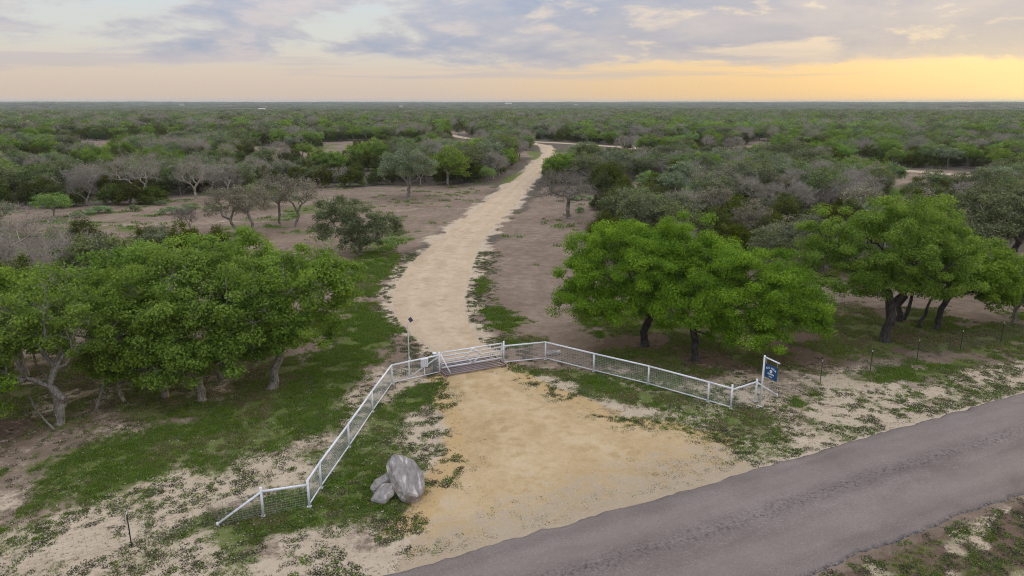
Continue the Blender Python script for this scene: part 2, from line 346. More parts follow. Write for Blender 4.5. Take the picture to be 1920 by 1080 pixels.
# ------------------------------------------------------------------ ground
def masks(X, Y):
    wob = (fbm(X / 2.3, Y / 2.3, 3) - .5) * 3.2 + (fbm(X / .7, Y / .7, 9, 3) - .5) * 1.2
    wobf = (fbm(X / 6., Y / 6., 31) - .5) * 6
    g = np.zeros(X.shape)
    for p in GRASS: g = np.maximum(g, sstep(sdf(p, X, Y) + wob * 1.15, -1.3, 1.5))
    lit = np.zeros(X.shape)
    for p in LITTER: lit = np.maximum(lit, sstep(sdf(p, X, Y) + wob, -1.5, 1.8))
    # thin grass under and round the oaks
    g = np.maximum(g, .75 * lit * sstep(fbm(X / 2.8, Y / 2.8, 77), .46, .62))
    front = (1 - sstep(Y, 44, 58)) * sstep(Y, 17, 20) * np.where(X < 0, sstep(-X, 5.5, 7.5), sstep(X, 3.5, 6)) * (road_st(X, Y)[1] < 0)
    g = np.maximum(g, front * (.18 + .55 * sstep(fbm(X / 3.1, Y / 3.1, 303), .40, .62)))
    s = np.zeros(X.shape)
    for p in SAND: s = np.maximum(s, sstep(sdf(p, X, Y) + wob, -.8, .8))
    s = np.maximum(s, (1 - sstep(Y, 35, 42)) * (.48 + .50 * sstep(fbm(X / 2.2, Y / 2.2, 333), .42, .62)) * np.where(X < -12, .6, 1) * (road_st(X, Y)[1] < 3))
    st, tt = road_st(X, Y)
    s = np.maximum(s, sstep(-np.abs(tt + .2) + 1.5 + wob * .5, -.6, .9) * (tt < 3))          # road shoulder
    dd = sdf(DRIVE_P, X, Y)
    s = np.maximum(s, .78 * sstep(dd + 1.0 + wob * 1.1, -1.0, 1.2) * (Y > 38))
    s = np.maximum(s, sstep(sdf(APRON_P, X, Y) + .9 + wob * .6, -.7, .9))
    s = np.maximum(s, .42 * sstep(-dline(TRACK, X, Y) + 1.3 + wob * .9, -1.2, 1.4))
    beyond = sstep(tt, ROAD_W - .1, ROAD_W + .6)
    s = np.maximum(s, beyond * sstep(fbm(X / 1.1, Y / 1.1, 51), .50, .66) * .7); lit = np.maximum(lit, beyond * .85); g = np.maximum(g, beyond * sstep(fbm(X / 1.6, Y / 1.6, 61), .44, .62) * .48)
    cal = sstep(sdf(APRON_P, X, Y) + 1.1 + wob * .5, -.7, .9) * sstep(-tt, .6, 3.0)
    clear = np.zeros(X.shape)
    for p in CLEAR: clear = np.maximum(clear, sstep(sdf(p, X, Y) + wobf * .7, -3, 3))
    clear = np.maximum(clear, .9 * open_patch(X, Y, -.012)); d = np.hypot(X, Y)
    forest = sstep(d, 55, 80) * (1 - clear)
    # weak green tinge patches in the clearing
    g = np.maximum(g, .62 * sstep(fbm(X / 5., Y / 3., 91), .50, .68) * sstep(Y, 60, 75) * (1 - sstep(Y, 300, 400)) * (dd < -1) * np.where(X < -20, 1., .55))
    g = np.clip(g - .30 * s * (tt < 3), 0, 1)
    return g, s, lit, cal, forest

def build_ground():
    def axis(lo, hi, st, far, k):
        a = list(np.arange(lo, hi + 1e-6, st)); s = st
        while a[-1] < far: s *= k; a.append(a[-1] + s)
        return a
    xp = axis(0, 44, .36, 9500, 1.07); xs = np.array([-v for v in reversed(xp[1:])] + xp)
    yp = np.array(axis(13, 74, .36, 9500, 1.045)); back = [13]; s = .36
    while back[-1] > -400: s *= 1.2; back.append(back[-1] - s)
    ys = np.concatenate([np.array(back[1:])[::-1], yp])
    X, Y = np.meshgrid(xs, ys); g, s_, lit, cal, fo = masks(X, Y)
    Z = terrain(X, Y); ny, nx = X.shape
    i = np.arange(ny * nx).reshape(ny, nx); F = np.stack([i[:-1, :-1], i[:-1, 1:], i[1:, 1:], i[1:, :-1]], -1).reshape(-1, 4)
    V = np.stack([X, Y, Z], -1).reshape(-1, 3); one = np.ones(X.size)
    def mat(q, b, o):
        p = pos(q); m1 = q.new('ShaderNodeSeparateColor'); q.put(m1.inputs[0], attr(q, 'mask', 'Color')); m2 = q.new('ShaderNodeSeparateColor'); q.put(m2.inputs[0], attr(q, 'mask2', 'Color'))
        fine = q.noise(p, 4.2, 7, .76); mid = q.noise(p, 1.1, 6, .64); big = q.noise(p, .16, 4, .55); grit = q.noise(p, 11, 4, .8)
        br = q.math('MULTIPLY', q.math('SUBTRACT', fine, .5), 1.5)
        brm = q.math('ADD', br, q.math('MULTIPLY', q.math('SUBTRACT', mid, .5), 1.0))
        dirt = q.ramp(q.math('ADD', q.math('MULTIPLY', mid, .6), q.math('MULTIPLY', big, .4)), [(.30, (.150, .108, .076)), (.48, (.225, .164, .118)), (.62, (.31, .232, .170)), (.75, (.36, .28, .21))])
        dirt = q.mix(q.math('MULTIPLY', q.step(fine, .56, .70), .45), dirt, (.13, .105, .075))
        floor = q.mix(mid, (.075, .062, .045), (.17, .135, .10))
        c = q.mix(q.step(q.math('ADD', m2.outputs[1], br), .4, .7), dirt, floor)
        litc = q.mix(fine, (.085, .055, .038), (.20, .135, .095))
        c = q.mix(q.step(q.math('ADD', m1.outputs[2], brm), .35, .75), c, litc)
        sand = q.ramp(q.math('ADD', q.math('MULTIPLY', mid, .5), q.math('MULTIPLY', fine, .5)), [(.32, (.36, .28, .195)), (.48, (.51, .405, .285)), (.68, (.61, .50, .37))])
        sand = q.mix(q.step(q.math('ADD', m2.outputs[0], q.math('MULTIPLY', br, .5)), .3, .7), sand, q.mix(mid, (.47, .315, .145), (.60, .42, .21)))
        c = q.mix(q.step(q.math('ADD', m1.outputs[1], q.math('MULTIPLY', brm, .8)), .30, .66), c, sand)
        gr = q.mix(fine, (.060, .095, .014), (.160, .205, .040)); gr = q.mix(q.math('MULTIPLY', q.step(mid, .50, .66), .6), gr, q.mix(fine, (.085, .070, .034), (.25, .19, .11)))
        c = q.mix(q.math('MULTIPLY', q.step(q.math('ADD', m1.outputs[0], q.math('MULTIPLY', brm, .85)), .36, .70), .93), c, gr)
        c = q.mix(q.math('MULTIPLY', q.step(grit, .56, .68), .40), c, (.44, .36, .28)); c = q.mix(q.math('MULTIPLY', q.step(grit, .44, .32), .45), c, (.075, .062, .035))
        q.put(b.inputs['Base Color'], c); bump(q, b, q.math('ADD', q.math('MULTIPLY', mid, 1.2), q.math('ADD', fine, q.math('MULTIPLY', grit, .5))), .6, .08)
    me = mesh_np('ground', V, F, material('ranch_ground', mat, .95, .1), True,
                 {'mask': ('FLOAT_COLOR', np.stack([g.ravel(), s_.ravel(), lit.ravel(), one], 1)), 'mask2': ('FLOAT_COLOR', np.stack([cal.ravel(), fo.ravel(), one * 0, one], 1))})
    link('ground', me, kind='structure', label='brown dirt ground with grass and pale sand patches')
build_ground()

def strip(name, rows, ncol, mat, z0, crown, rag, seed, label, sink=.05, zfun=None):
    """a sheet between a left and a right edge; ragged rims that dip into the ground"""
    rows = np.asarray(rows, float); n = len(rows); t = np.linspace(0, 1, ncol)
    L, Rr = rows[:, :2].copy(), rows[:, 2:].copy(); ac = (Rr - L); w = np.linalg.norm(ac, axis=1, keepdims=True); ac /= w
    for E_, sg, sd in ((L, 1, seed), (Rr, -1, seed + 50)):
        k = (fbm(E_[:, 0] * 1.1, E_[:, 1] * 1.1, sd, 5) - .5) * 2.6 * rag + (vnoise(E_[:, 0] * 4.5, E_[:, 1] * 4.5, sd + 9) - .5) * .5 * rag
        E_ += ac * k[:, None]
    P = L[:, None] * (1 - t)[None, :, None] + Rr[:, None] * t[None, :, None]
    prof = 1 - np.abs(2 * t - 1) ** 2.2
    Z = z0 + crown * prof[None] + np.where((t == 0) | (t == 1), -sink, 0)[None] + np.zeros((n, 1))
    if zfun is not None: Z = Z + zfun(P[..., 0], P[..., 1])
    V = np.concatenate([P, Z[..., None]], -1).reshape(-1, 3)
    dist = np.concatenate([[0], np.cumsum(np.linalg.norm(np.diff((L + Rr) / 2, axis=0), axis=1))])
    uv = np.stack([np.broadcast_to(t[None], (n, ncol)), np.broadcast_to(dist[:, None], (n, ncol)), np.broadcast_to((np.arange(n) / (n - 1))[:, None], (n, ncol))], -1)
    i = np.arange(n * ncol).reshape(n, ncol); F = np.stack([i[:-1, :-1], i[:-1, 1:], i[1:, 1:], i[1:, :-1]], -1).reshape(-1, 4)
    return link(name, mesh_np(name, V, F, mat, True, {'lane': ('FLOAT_VECTOR', uv.reshape(-1, 3))}), kind='structure', label=label)
def densify(rows, step):
    """Catmull-Rom through rows"""
    P = np.asarray(rows, float); P = np.concatenate([[2 * P[0] - P[1]], P, [2 * P[-1] - P[-2]]]); out = []
    for i in range(1, len(P) - 2):
        a, b, c, d = P[i - 1], P[i], P[i + 1], P[i + 2]; m = max(2, int(np.linalg.norm(c[:2] - b[:2]) / step))
        for k in range(m):
            t = k / m; out.append(.5 * ((2 * b) + (c - a) * t + (2 * a - 5 * b + 4 * c - d) * t * t + (3 * b - a - 3 * c + d) * t ** 3))
    out.append(P[-2]); return np.array(out)

def road_mat(q, b, o):
    p = pos(q); ln = q.new('ShaderNodeSeparateXYZ'); q.put(ln.inputs[0], attr(q, 'lane', 'Vector')); t = ln.outputs[0]
    lv = q.xyz(q.math('MULTIPLY', t, 3.2), q.math('MULTIPLY', ln.outputs[1], .10), 0.0)
    blot = q.noise(lv, 1.6, 6, .62, .6); soft = q.noise(p, .30, 4, .6); chip = q.noise(p, 16, 4, .8); chip2 = q.noise(p, 7.5, 5, .8)
    c = q.ramp(q.math('ADD', q.math('MULTIPLY', blot, .55), q.math('MULTIPLY', soft, .45)), [(.34, (.150, .117, .098)), (.47, (.195, .155, .132)), (.57, (.236, .191, .164)), (.70, (.28, .23, .198))])
    c = q.mix(q.math('MULTIPLY', q.step(chip, .50, .66), .60), c, (.120, .096, .088)); c = q.mix(q.math('MULTIPLY', q.step(chip, .45, .32), .5), c, (.44, .38, .34))
    c = q.mix(q.math('MULTIPLY', q.step(chip2, .56, .70), .35), c, (.10, .08, .082))
    # worn oil strip between the wheel tracks
    w = q.math('ABSOLUTE', q.math('SUBTRACT', t, q.math('MULTIPLY_ADD', blot, .10, .40)))
    c = q.mix(q.math('MULTIPLY', q.math('MULTIPLY', q.step(w, .11, .0), q.step(chip2, .48, .60)), .75), c, (.060, .052, .050))
    wp = q.math('COSINE', q.math('MULTIPLY', q.math('SUBTRACT', t, .5), 6.2832 * 2.0)); c = q.mix(q.math('MULTIPLY', q.step(q.math('ADD', wp, q.math('MULTIPLY', q.math('SUBTRACT', blot, .5), 2.2)), .1, -.9), .30), c, (.29, .236, .20))
    rim = q.math('ABSOLUTE', q.math('SUBTRACT', t, .5))
    c = q.mix(q.math('MULTIPLY', q.step(rim, .455, .492), q.step(chip2, .40, .58)), c, (.045, .042, .042))
    q.put(b.inputs['Base Color'], c); bump(q, b, q.math('ADD', chip, chip2), .5, .02)
S_ = np.concatenate([np.arange(-70, -24, 1.5), np.arange(-24, 46, .22), np.arange(46, 160, 1.5)])
strip('road', np.concatenate([ROAD_O + S_[:, None] * ROAD_D, ROAD_O + S_[:, None] * ROAD_D + ROAD_N * ROAD_W], 1), 34, material('chip_seal', road_mat, .85, .3), .050, .05, .14, 11, 'purplish grey chip seal road', .075)

def drive_mat(yellow):
    def f(q, b, o):
        p = pos(q); ln = q.new('ShaderNodeSeparateXYZ'); q.put(ln.inputs[0], attr(q, 'lane', 'Vector')); t = ln.outputs[0]
        big = q.noise(p, .28, 4, .6); mid = q.noise(p, 1.4, 5, .62, .3); fine = q.noise(p, 5, 6, .78); grit = q.noise(p, 13, 4, .8)
        if yellow: stops = [(.32, (.40, .27, .125)), (.46, (.49, .345, .175)), (.58, (.55, .40, .225)), (.72, (.62, .48, .31))]
        else: stops = [(.32, (.41, .30, .185)), (.46, (.495, .37, .24)), (.58, (.55, .42, .285)), (.72, (.60, .475, .345))]
        c = q.ramp(q.math('ADD', q.math('MULTIPLY', big, .5), q.math('MULTIPLY', mid, .5)), stops)
        trk = q.math('MINIMUM', q.math('ABSOLUTE', q.math('SUBTRACT', t, .31)), q.math('ABSOLUTE', q.math('SUBTRACT', t, .67)))
        c = q.mix(q.math('MULTIPLY', q.math('MULTIPLY', q.step(trk, .13, .03), q.step(mid, .36, .60)), .32), c, (.66, .53, .38) if not yellow else (.64, .50, .31))
        if yellow: c = q.mix(q.math('MULTIPLY', q.step(q.math('ADD', ln.outputs[2], q.math('MULTIPLY', q.math('SUBTRACT', mid, .5), .55)), .74, .95), .75), c, q.mix(fine, (.30, .235, .165), (.49, .395, .285)))
        c = q.mix(q.math('MULTIPLY', q.step(fine, .53, .68), .42), c, (.30, .205, .115)); c = q.mix(q.math('MULTIPLY', q.step(grit, .54, .68), .45), c, (.70, .60, .48)); c = q.mix(q.math('MULTIPLY', q.step(q.noise(p, 2.6, 7, .8), .67, .74), .45), c, (.22, .155, .095))
        q.put(b.inputs['Base Color'], c); bump(q, b, q.math('ADD', mid, q.math('ADD', fine, q.math('MULTIPLY', grit, .5))), .55, .05)
    return f
strip('driveway', densify(DRIVE, .45), 22, material('tan_caliche', drive_mat(False), .95, .1), .018, .05, .20, 21, 'tan caliche driveway winding away from the gate', .05, terrain)
strip('gravel_apron', densify(APRON, .3), 44, material('yellow_caliche', drive_mat(True), .95, .1), .014, .02, .30, 23, 'yellow gravel apron between the road and the cattle guard', .04)
cr = []
cc = densify(CROSS, 4.0)
for i, p in enumerate(cc):
    d = cc[min(i + 1, len(cc) - 1)] - cc[max(i - 1, 0)]; n = np.array((-d[1], d[0])) / np.linalg.norm(d); cr.append((*(p + n * 2.5), *(p - n * 2.5)))
strip('dirt_road', cr, 10, bpy.data.materials['tan_caliche'], .03, .03, .8, 27, 'pale dirt road crossing behind the scrub', .05, terrain)

# ------------------------------------------------------------------ fences, gate, sign
LP = [(-6.58, 36.4), (-6.96, 32.76), (-7.30, 29.0), (-7.66, 25.54), (-7.76, 24.18), (-9.31, 23.55), (-10.77, 22.94)]
RP = [(-.47, 39.55), (2.01, 40.24), (4.69, 38.24), (7.45, 36.25), (10.11, 33.97), (11.04, 33.13), (12.57, 34.03), (13.93, 34.65)]
GL, GR = Vector((-4.10, 38.0, 0)), Vector((-.51, 39.72, 0))
def v3(p, z): return Vector((p[0], p[1], z))
def wire_panel(parent, a, b, z0, z1, dx, zs, r=.0042, mat='wire', name='wire_mesh', topfn=None):
    a, b = Vector((a[0], a[1], 0)), Vector((b[0], b[1], 0)); L = (b - a).length; segs = []
    for z in zs:
        if topfn is None: segs.append((*(a + Vector((0, 0, z))), *(b + Vector((0, 0, z))), r, r))
        else:
            k = max(0, min(1, 1 - (z - z0) / (z1 - z0)));  segs.append((*(a + Vector((0, 0, z))), *(a.lerp(b, k) + Vector((0, 0, z))), r, r))
    n = max(2, int(L / dx))
    for i in range(1, n):
        p = a.lerp(b, i / n); zt = z1 if topfn is None else z1 + (z0 - z1) * i / n
        segs.append((p.x, p.y, z0, p.x, p.y, zt, r, r))
    V, F = tubes_np(segs, 4); return link(name, mesh_np(name, V, F, M[mat], False), parent)
def base_plate(parent, p): return box('base_collar', (.16, .16, .03), M['white'], parent, (p[0], p[1], .013))
TOP, BOT = 1.10, .10
grid = list(np.arange(.16, 1.06, .10)); net = [.05, .14, .23, .33, .43, .54, .66, .79, .93]
lf = thing('pipe_fence', 'white pipe and wire mesh fence running from gate hinge post past boulder', 'fence', (0, 0, 0), 0, None)
hinge = (GL.x - .03, GL.y - .02)
for i, p in enumerate(LP[:6]): pipe('post', [v3(p, -.05), v3(p, TOP + (.02 if i not in (5,) else .10))], .048, M['white'], lf); base_plate(lf, p)
chain = [hinge] + LP[:5]
for a, b in zip(chain[:-1], chain[1:]):
    pipe('top_rail', [v3(a, TOP), v3(b, TOP)], .048, M['white'], lf); pipe('bottom_rail', [v3(a, BOT), v3(b, BOT)], .028, M['white'], lf)
    wire_panel(lf, a, b, BOT, TOP, .105, grid)
pipe('brace_rail', [v3(LP[4], .93), v3(LP[5], 1.02)], .048, M['white'], lf); pipe('brace_rail', [v3(LP[5], 1.0), v3(LP[6], .06)], .045, M['white'], lf)
pipe('brace_stub', [v3(LP[6], -.05), v3(LP[6], .12)], .05, M['white'], lf)
wire_panel(lf, LP[4], LP[5], .05, 1.0, .16, net, .003); wire_panel(lf, LP[5], LP[6], .05, 1.0, .16, net, .003)
pmid = Vector((-5.73, 37.12, 0))
pipe('post', [v3(pmid, -.05), v3(pmid, TOP)], .045, M['white'], lf); pipe('brace_rail', [v3(pmid, .12), v3((GL.x - .1, GL.y - .05), 1.0)], .036, M['white'], lf)

rf = thing('pipe_fence', 'white pipe and wire mesh fence running from gate latch post to hanging sign', 'fence')
for i, p in enumerate(RP[1:7]): pipe('post', [v3(p, -.05), v3(p, (1.14, 1.12, 1.12, 1.12, 1.32, 1.26)[i])], .048, M['white'], rf); base_plate(rf, p)
for a, b in zip(RP[:5], RP[1:6]):
    pipe('top_rail', [v3(a, TOP), v3(b, TOP)], .048, M['white'], rf); pipe('bottom_rail', [v3(a, BOT), v3(b, BOT)], .028, M['white'], rf)
    wire_panel(rf, a, b, BOT, TOP, .105, grid)
pipe('brace_rail', [v3(RP[5], 1.04), v3(RP[6], 1.10)], .045, M['white'], rf); pipe('brace_rail', [v3(RP[6], 1.08), v3(RP[7], .08)], .042, M['white'], rf)
pipe('brace_stub', [v3(RP[7], -.05), v3(RP[7], .17)], .05, M['white'], rf)
wire_panel(rf, RP[5], RP[6], .05, 1.0, .16, net, .003); wire_panel(rf, RP[6], RP[7], .05, 1.0, .16, net, .003)

# gate: local x along the gate
gd = (GR - GL); GLEN = gd.length; ga = math.atan2(gd.y, gd.x)
gt = thing('gate', 'white pipe ranch gate with diamond in its middle above cattle guard', 'gate', GL, ga)
x0, x1 = .10, GLEN - .10; zb, zt = .32, 1.22
for k in range(5): pipe('rail', [(x0, 0, zb + (zt - zb) * k / 4), (x1, 0, zb + (zt - zb) * k / 4)], .038 if 0 < k < 4 else .046, M['white'], gt)
for x in (x0, x0 + (x1 - x0) * .23, x0 + (x1 - x0) * .80, x1): pipe('upright', [(x, .002, zb), (x, .002, zt)], .032, M['white'], gt)
cx, hw, zm = (x0 + x1) / 2 + .02, .50, (zb + zt) / 2
pts = [(cx, -.05, zt), (cx + hw, -.05, zm), (cx, -.05, zb), (cx - hw, -.05, zm), (cx, -.05, zt)]
for a, b in zip(pts[:-1], pts[1:]): pipe('diamond_bar', [a, b], .036, M['white'], gt)
pipe('slide_bar', [(x0 + .1, .06, zb + .62), (x0 + .85, .06, zb + .60)], .02, M['white'], gt)
gp = thing('gate_post', 'white post with leaning brace and grey steel drum at gate hinge', 'post', GL, ga)
pipe('post', [(-.04, -.02, -.05), (-.04, -.02, 1.30)], .055, M['white'], gp)
pipe('brace', [(.02, -.06, 1.16), (.42, -.62, .10)], .038, M['white'], gp)
pipe('drum', [(-.26, .16, -.05), (-.26, .16, 1.0), (-.26, .16, 1.20)], .115, M['grey_steel'], gp, 16)
pipe('drum_rim', [(-.26, .16, 1.18), (-.26, .16, 1.225)], .122, M['white'], gp, 16)
gp2 = thing('gate_post', 'white latch post at far end of ranch gate', 'post', GR, ga)
pipe('post', [(.02, 0, -.05), (.02, 0, 1.34)], .05, M['white'], gp2); pipe('latch', [(-.1, -.03, .78), (.02, -.03, .78)], .015, M['grey_steel'], gp2)

# cattle guard
ca = Vector((-3.70, 37.42, 0)); cb = Vector((-.41, 39.0, 0)); cang = math.atan2((cb - ca).y, (cb - ca).x); clen = (cb - ca).length
cg = thing('cattle_guard', 'brown steel pipe cattle guard set in driveway under white gate', 'cattle guard', ca, cang)
for k in range(9): pipe('rail', [(0, k * .232, .125), (clen, k * .232, .125)], .050, M['rail'], cg, 10)
for x in (.12, clen * .36, clen * .66, clen - .12): box('beam', (.11, 1.96, .11), M['rail'], cg, (x, .925, .022))
for s_ in (-.06, clen + .06): box('end_plate', (.05, 2.0, .24), M['rail'], cg, (s_, .925, .07))

# solar light and control box
sl = thing('solar_light', 'tall thin white light pole with small black solar panel beside gate', 'light pole', (-5.735, 37.24, 0))
pipe('pole', [(0, 0, -.05), (0, 0, 3.12), (.03, .02, 3.24), (.10, .05, 3.34)], .032, M['white'], sl)
box('solar_panel', (.20, .30, .03), M['solar'], sl, (.16, .06, 3.42), (R(28), R(-35), R(20)), .004); box('lamp_head', (.12, .2, .035), M['box_white'], sl, (.15, .055, 3.375), (R(28), R(-35), R(20)), .006)
pipe('bracket', [(.0, 0, 1.28), (.13, -.06, 1.10)], .018, M['white'], sl)
bx_ = Vector((-5.73, 37.12, 0)).lerp(Vector((hinge[0], hinge[1], 0)), .47)
cbx = thing('control_box', 'white metal control box mounted on fence beside gate', 'box', (bx_.x, bx_.y, 0), ga)
box('enclosure', (.40, .20, .46), M['box_white'], cbx, (0, -.14, .86), (0, 0, 0), .015); box('lid', (.43, .23, .03), M['box_white'], cbx, (0, -.14, 1.105), (0, 0, 0), .006)
for i in (-1, 0, 1): box('louvre', (.02, .012, .34), M['wire'], cbx, (i * .11, -.244, .85))
pipe('stand', [(.0, -.14, -.05), (.0, -.14, .64)], .035, M['white'], cbx)

# hanging sign
sp0 = Vector((12.63, 33.44, 0)); adir = Vector((.41, -.912, 0)); adir.normalize(); aang = math.atan2(adir.y, adir.x)
sg = thing('hanging_sign', 'navy blue ranch sign hanging from white post and arm', 'sign', sp0, aang)
pipe('post', [(0, 0, -.05), (0, 0, 2.76)], .045, M['white'], sg); pipe('arm', [(0, 0, 2.68), (1.02, 0, 2.66)], .036, M['white'], sg); base_plate(sg, (0, 0))
for x in (.16, .88): pipe('hanger', [(x, 0, 2.66), (x, 0, 2.36)], .010, M['wire'], sg, 6)
pnl = box('panel', (.80, .03, .70), M['sign_blue'], sg, (.52, 0, 2.03), (0, 0, 0), .006)
def letter(txt, x, z, size, rot=0.0):
    cu = bpy.data.curves.new('letter', 'FONT'); cu.body = txt; cu.size = size; cu.align_x = 'CENTER'; cu.align_y = 'CENTER'; cu.extrude = .004; cu.offset = .004
    o = bpy.data.objects.new('letter', cu); dg = bpy.context.evaluated_depsgraph_get(); COL.objects.link(o); dg.update()
    me = bpy.data.meshes.new_from_object(o.evaluated_get(bpy.context.evaluated_depsgraph_get())); bpy.data.objects.remove(o); bpy.data.curves.remove(cu)
    me.materials.clear(); me.materials.append(M['sign_white'])
    ob = link('letter', me, pnl, (x, -.020, z)); ob.rotation_euler = Matrix.Rotation(rot, 3, 'Y').to_euler() if False else (R(90), rot, 0); return ob
for i, ch in enumerate('BIG ROCK'):
    if ch == ' ': continue
    a = (i - 3.5) * .155; letter(ch, math.sin(a) * .56, .20 - (1 - math.cos(a)) * .56 + .02, .13, a)
for i, ch in enumerate('RANCH'): letter(ch, (i - 2) * .085, -.10, .12)
for i in range(4): box('mark', (.035, .006, .055), M['sign_white'], pnl, ((i - 1.5) * .06, -.018, -.23))
pipe('emblem', [(0, -.014, .05), (0, -.021, .05)], .085, M['sign_white'], pnl, 20)

# wire stock fences with steel posts
def tpost(parent, p, h=1.35):
    segs = box('post', (.035, .012, h), M['green_post'], parent, (p[0], p[1], h / 2 - .05)); box('post_rib', (.010, .035, h), M['green_post'], parent, (p[0], p[1] + .02, h / 2 - .052))
    box('post_tip', (.037, .016, .10), M['box_white'], parent, (p[0], p[1], h - .03))
def stock_fence(label, pts, start):
    f = thing('wire_fence', label, 'fence')
    for p in pts: tpost(f, p)
    ch = [start] + pts
    for a, b in zip(ch[:-1], ch[1:]): wire_panel(f, a, b, .06, .95, .32, [.06, .18, .30, .43, .57, .72, .95, 1.18], .0028, 'dull_wire', 'wire_net')
TPR = [(16.98, 36.52), (20.48, 38.07), (24.18, 39.93), (27.86, 41.71), (31.53, 43.43), (35.3, 45.2), (39.1, 47.0)]
stock_fence('thin wire fence on dark steel posts below the oaks by the road', TPR, RP[6])
stock_fence('thin wire fence with single dark steel post on bare sandy strip', [(-13.26, 21.65), (-16.9, 20.0), (-20.5, 18.3)], LP[5])

# ------------------------------------------------------------------ stones
def stone(name, label, outline, thick, loc, rot, seed, group=None, bev=.10):
    import bmesh
    from mathutils import noise
    bm = bmesh.new(); n = len(outline); lo = [bm.verts.new((x * 1.04, y * 1.03, 0)) for x, y in outline]; hi = [bm.verts.new((x * .93, y * .95, thick + .06 * math.sin(i * 2.1 + seed))) for i, (x, y) in enumerate(outline)]
    bm.faces.new(list(reversed(lo))); bm.faces.new(hi)
    for i in range(n): bm.faces.new((lo[i], lo[(i + 1) % n], hi[(i + 1) % n], hi[i]))
    bmesh.ops.bevel(bm, geom=list(bm.edges), offset=bev, segments=1, affect='EDGES', profile=.6)
    bmesh.ops.triangulate(bm, faces=bm.faces)
    for _ in range(4):
        long = [e for e in bm.edges if e.calc_length() > .10]
        if not long: break
        bmesh.ops.subdivide_edges(bm, edges=long, cuts=1); bmesh.ops.triangulate(bm, faces=bm.faces)
    bm.normal_update()
    for v in bm.verts:
        p = v.co * 1.0 + Vector((seed * 7.3, 0, 0)); q_ = Vector((p.x * 2.6, p.y * .9, p.z * 1.5))
        v.co += v.normal * (noise.noise(q_ * .6) * .035 + noise.noise(p * 2.2) * .028 + abs(noise.noise(p * 7)) * -.022)
    me = bpy.data.meshes.new(name); bm.to_mesh(me); bm.free(); me.materials.append(M['rock'])
    o = link(name, me, None, loc, label=label, category='rock'); o.scale = (.88, .92, .84) if name == 'boulder' else (1, 1, 1); o.rotation_euler = [R(a) for a in rot]
    if group: o['group'] = group
    return o
stone('boulder', 'huge grey white streaked boulder slab leaning on smaller stones on grass', [(-.32, -1.02), (.42, -1.10), (.78, -.62), (.80, .10), (.42, .86), (.10, 1.02), (-.12, .98), (-.52, 1.14), (-.78, .70), (-.60, -.25)], .58, (-4.27, 25.28, .44), (30, 12, 24), 1, None, .07)
stone('stone_slab', 'flat smooth grey stone slab lying below big boulder, next to sandy edge', [(-.36, -.40), (.22, -.42), (.42, .10), (.30, .52), (-.30, .45)], .28, (-4.98, 24.75, .08), (30, -6, -24), 2, None, .05)
stone('stone_slab', 'rougher grey stone slab standing on edge behind flat slab under boulder', [(-.52, -.16), (.34, -.22), (.52, .12), (-.10, .36), (-.50, .22)], .42, (-5.15, 25.55, .0), (8, -20, 42), 3, None, .06)
stone('stone', 'small pointed grey stone poking out behind big boulder', [(-.28, -.16), (.2, -.2), (.3, .16), (-.12, .24)], .26, (-4.95, 26.1, .22), (0, 12, 10), 4, None, .05)
stone('stone', 'pale flat stone on dirt behind corner post of fence', [(-.42, -.22), (.36, -.26), (.5, .12), (.05, .3), (-.4, .2)], .22, (2.55, 41.2, -.02), (0, 0, 15), 5, None, .05)

# ------------------------------------------------------------------ trees
def crown_points(rng, blobs, n):
    """cluster centres spread through lumpy ellipsoids; blobs: (cx, cy, cz, rx, ry, rz)"""
    out = []; vol = np.array([b[3] * b[4] * b[5] for b in blobs]) ** .7; vol /= vol.sum()
    for b, f in zip(blobs, vol):
        m = max(3, int(n * f)); d = rng.normal(size=(m * 2, 3)); d /= np.linalg.norm(d, axis=1, keepdims=True)
        d = d[d[:, 2] > -.55][:m]
        ph = rng.uniform(0, 6.28, 6); az = np.arctan2(d[:, 1], d[:, 0])
        lump = 1 + .13 * np.sin(az * 3 + ph[0]) + .10 * np.sin(az * 5 + ph[1]) + .10 * np.sin(d[:, 2] * 5 + ph[2] + az * 2)
        r = rng.uniform(.30, 1.0, len(d)) ** .42 * lump * np.where(rng.uniform(size=len(d)) < .12, rng.uniform(1.05, 1.22, len(d)), 1)
        out.append(np.array(b[:3]) + d * r[:, None] * np.array(b[3:]))
    return np.concatenate(out)
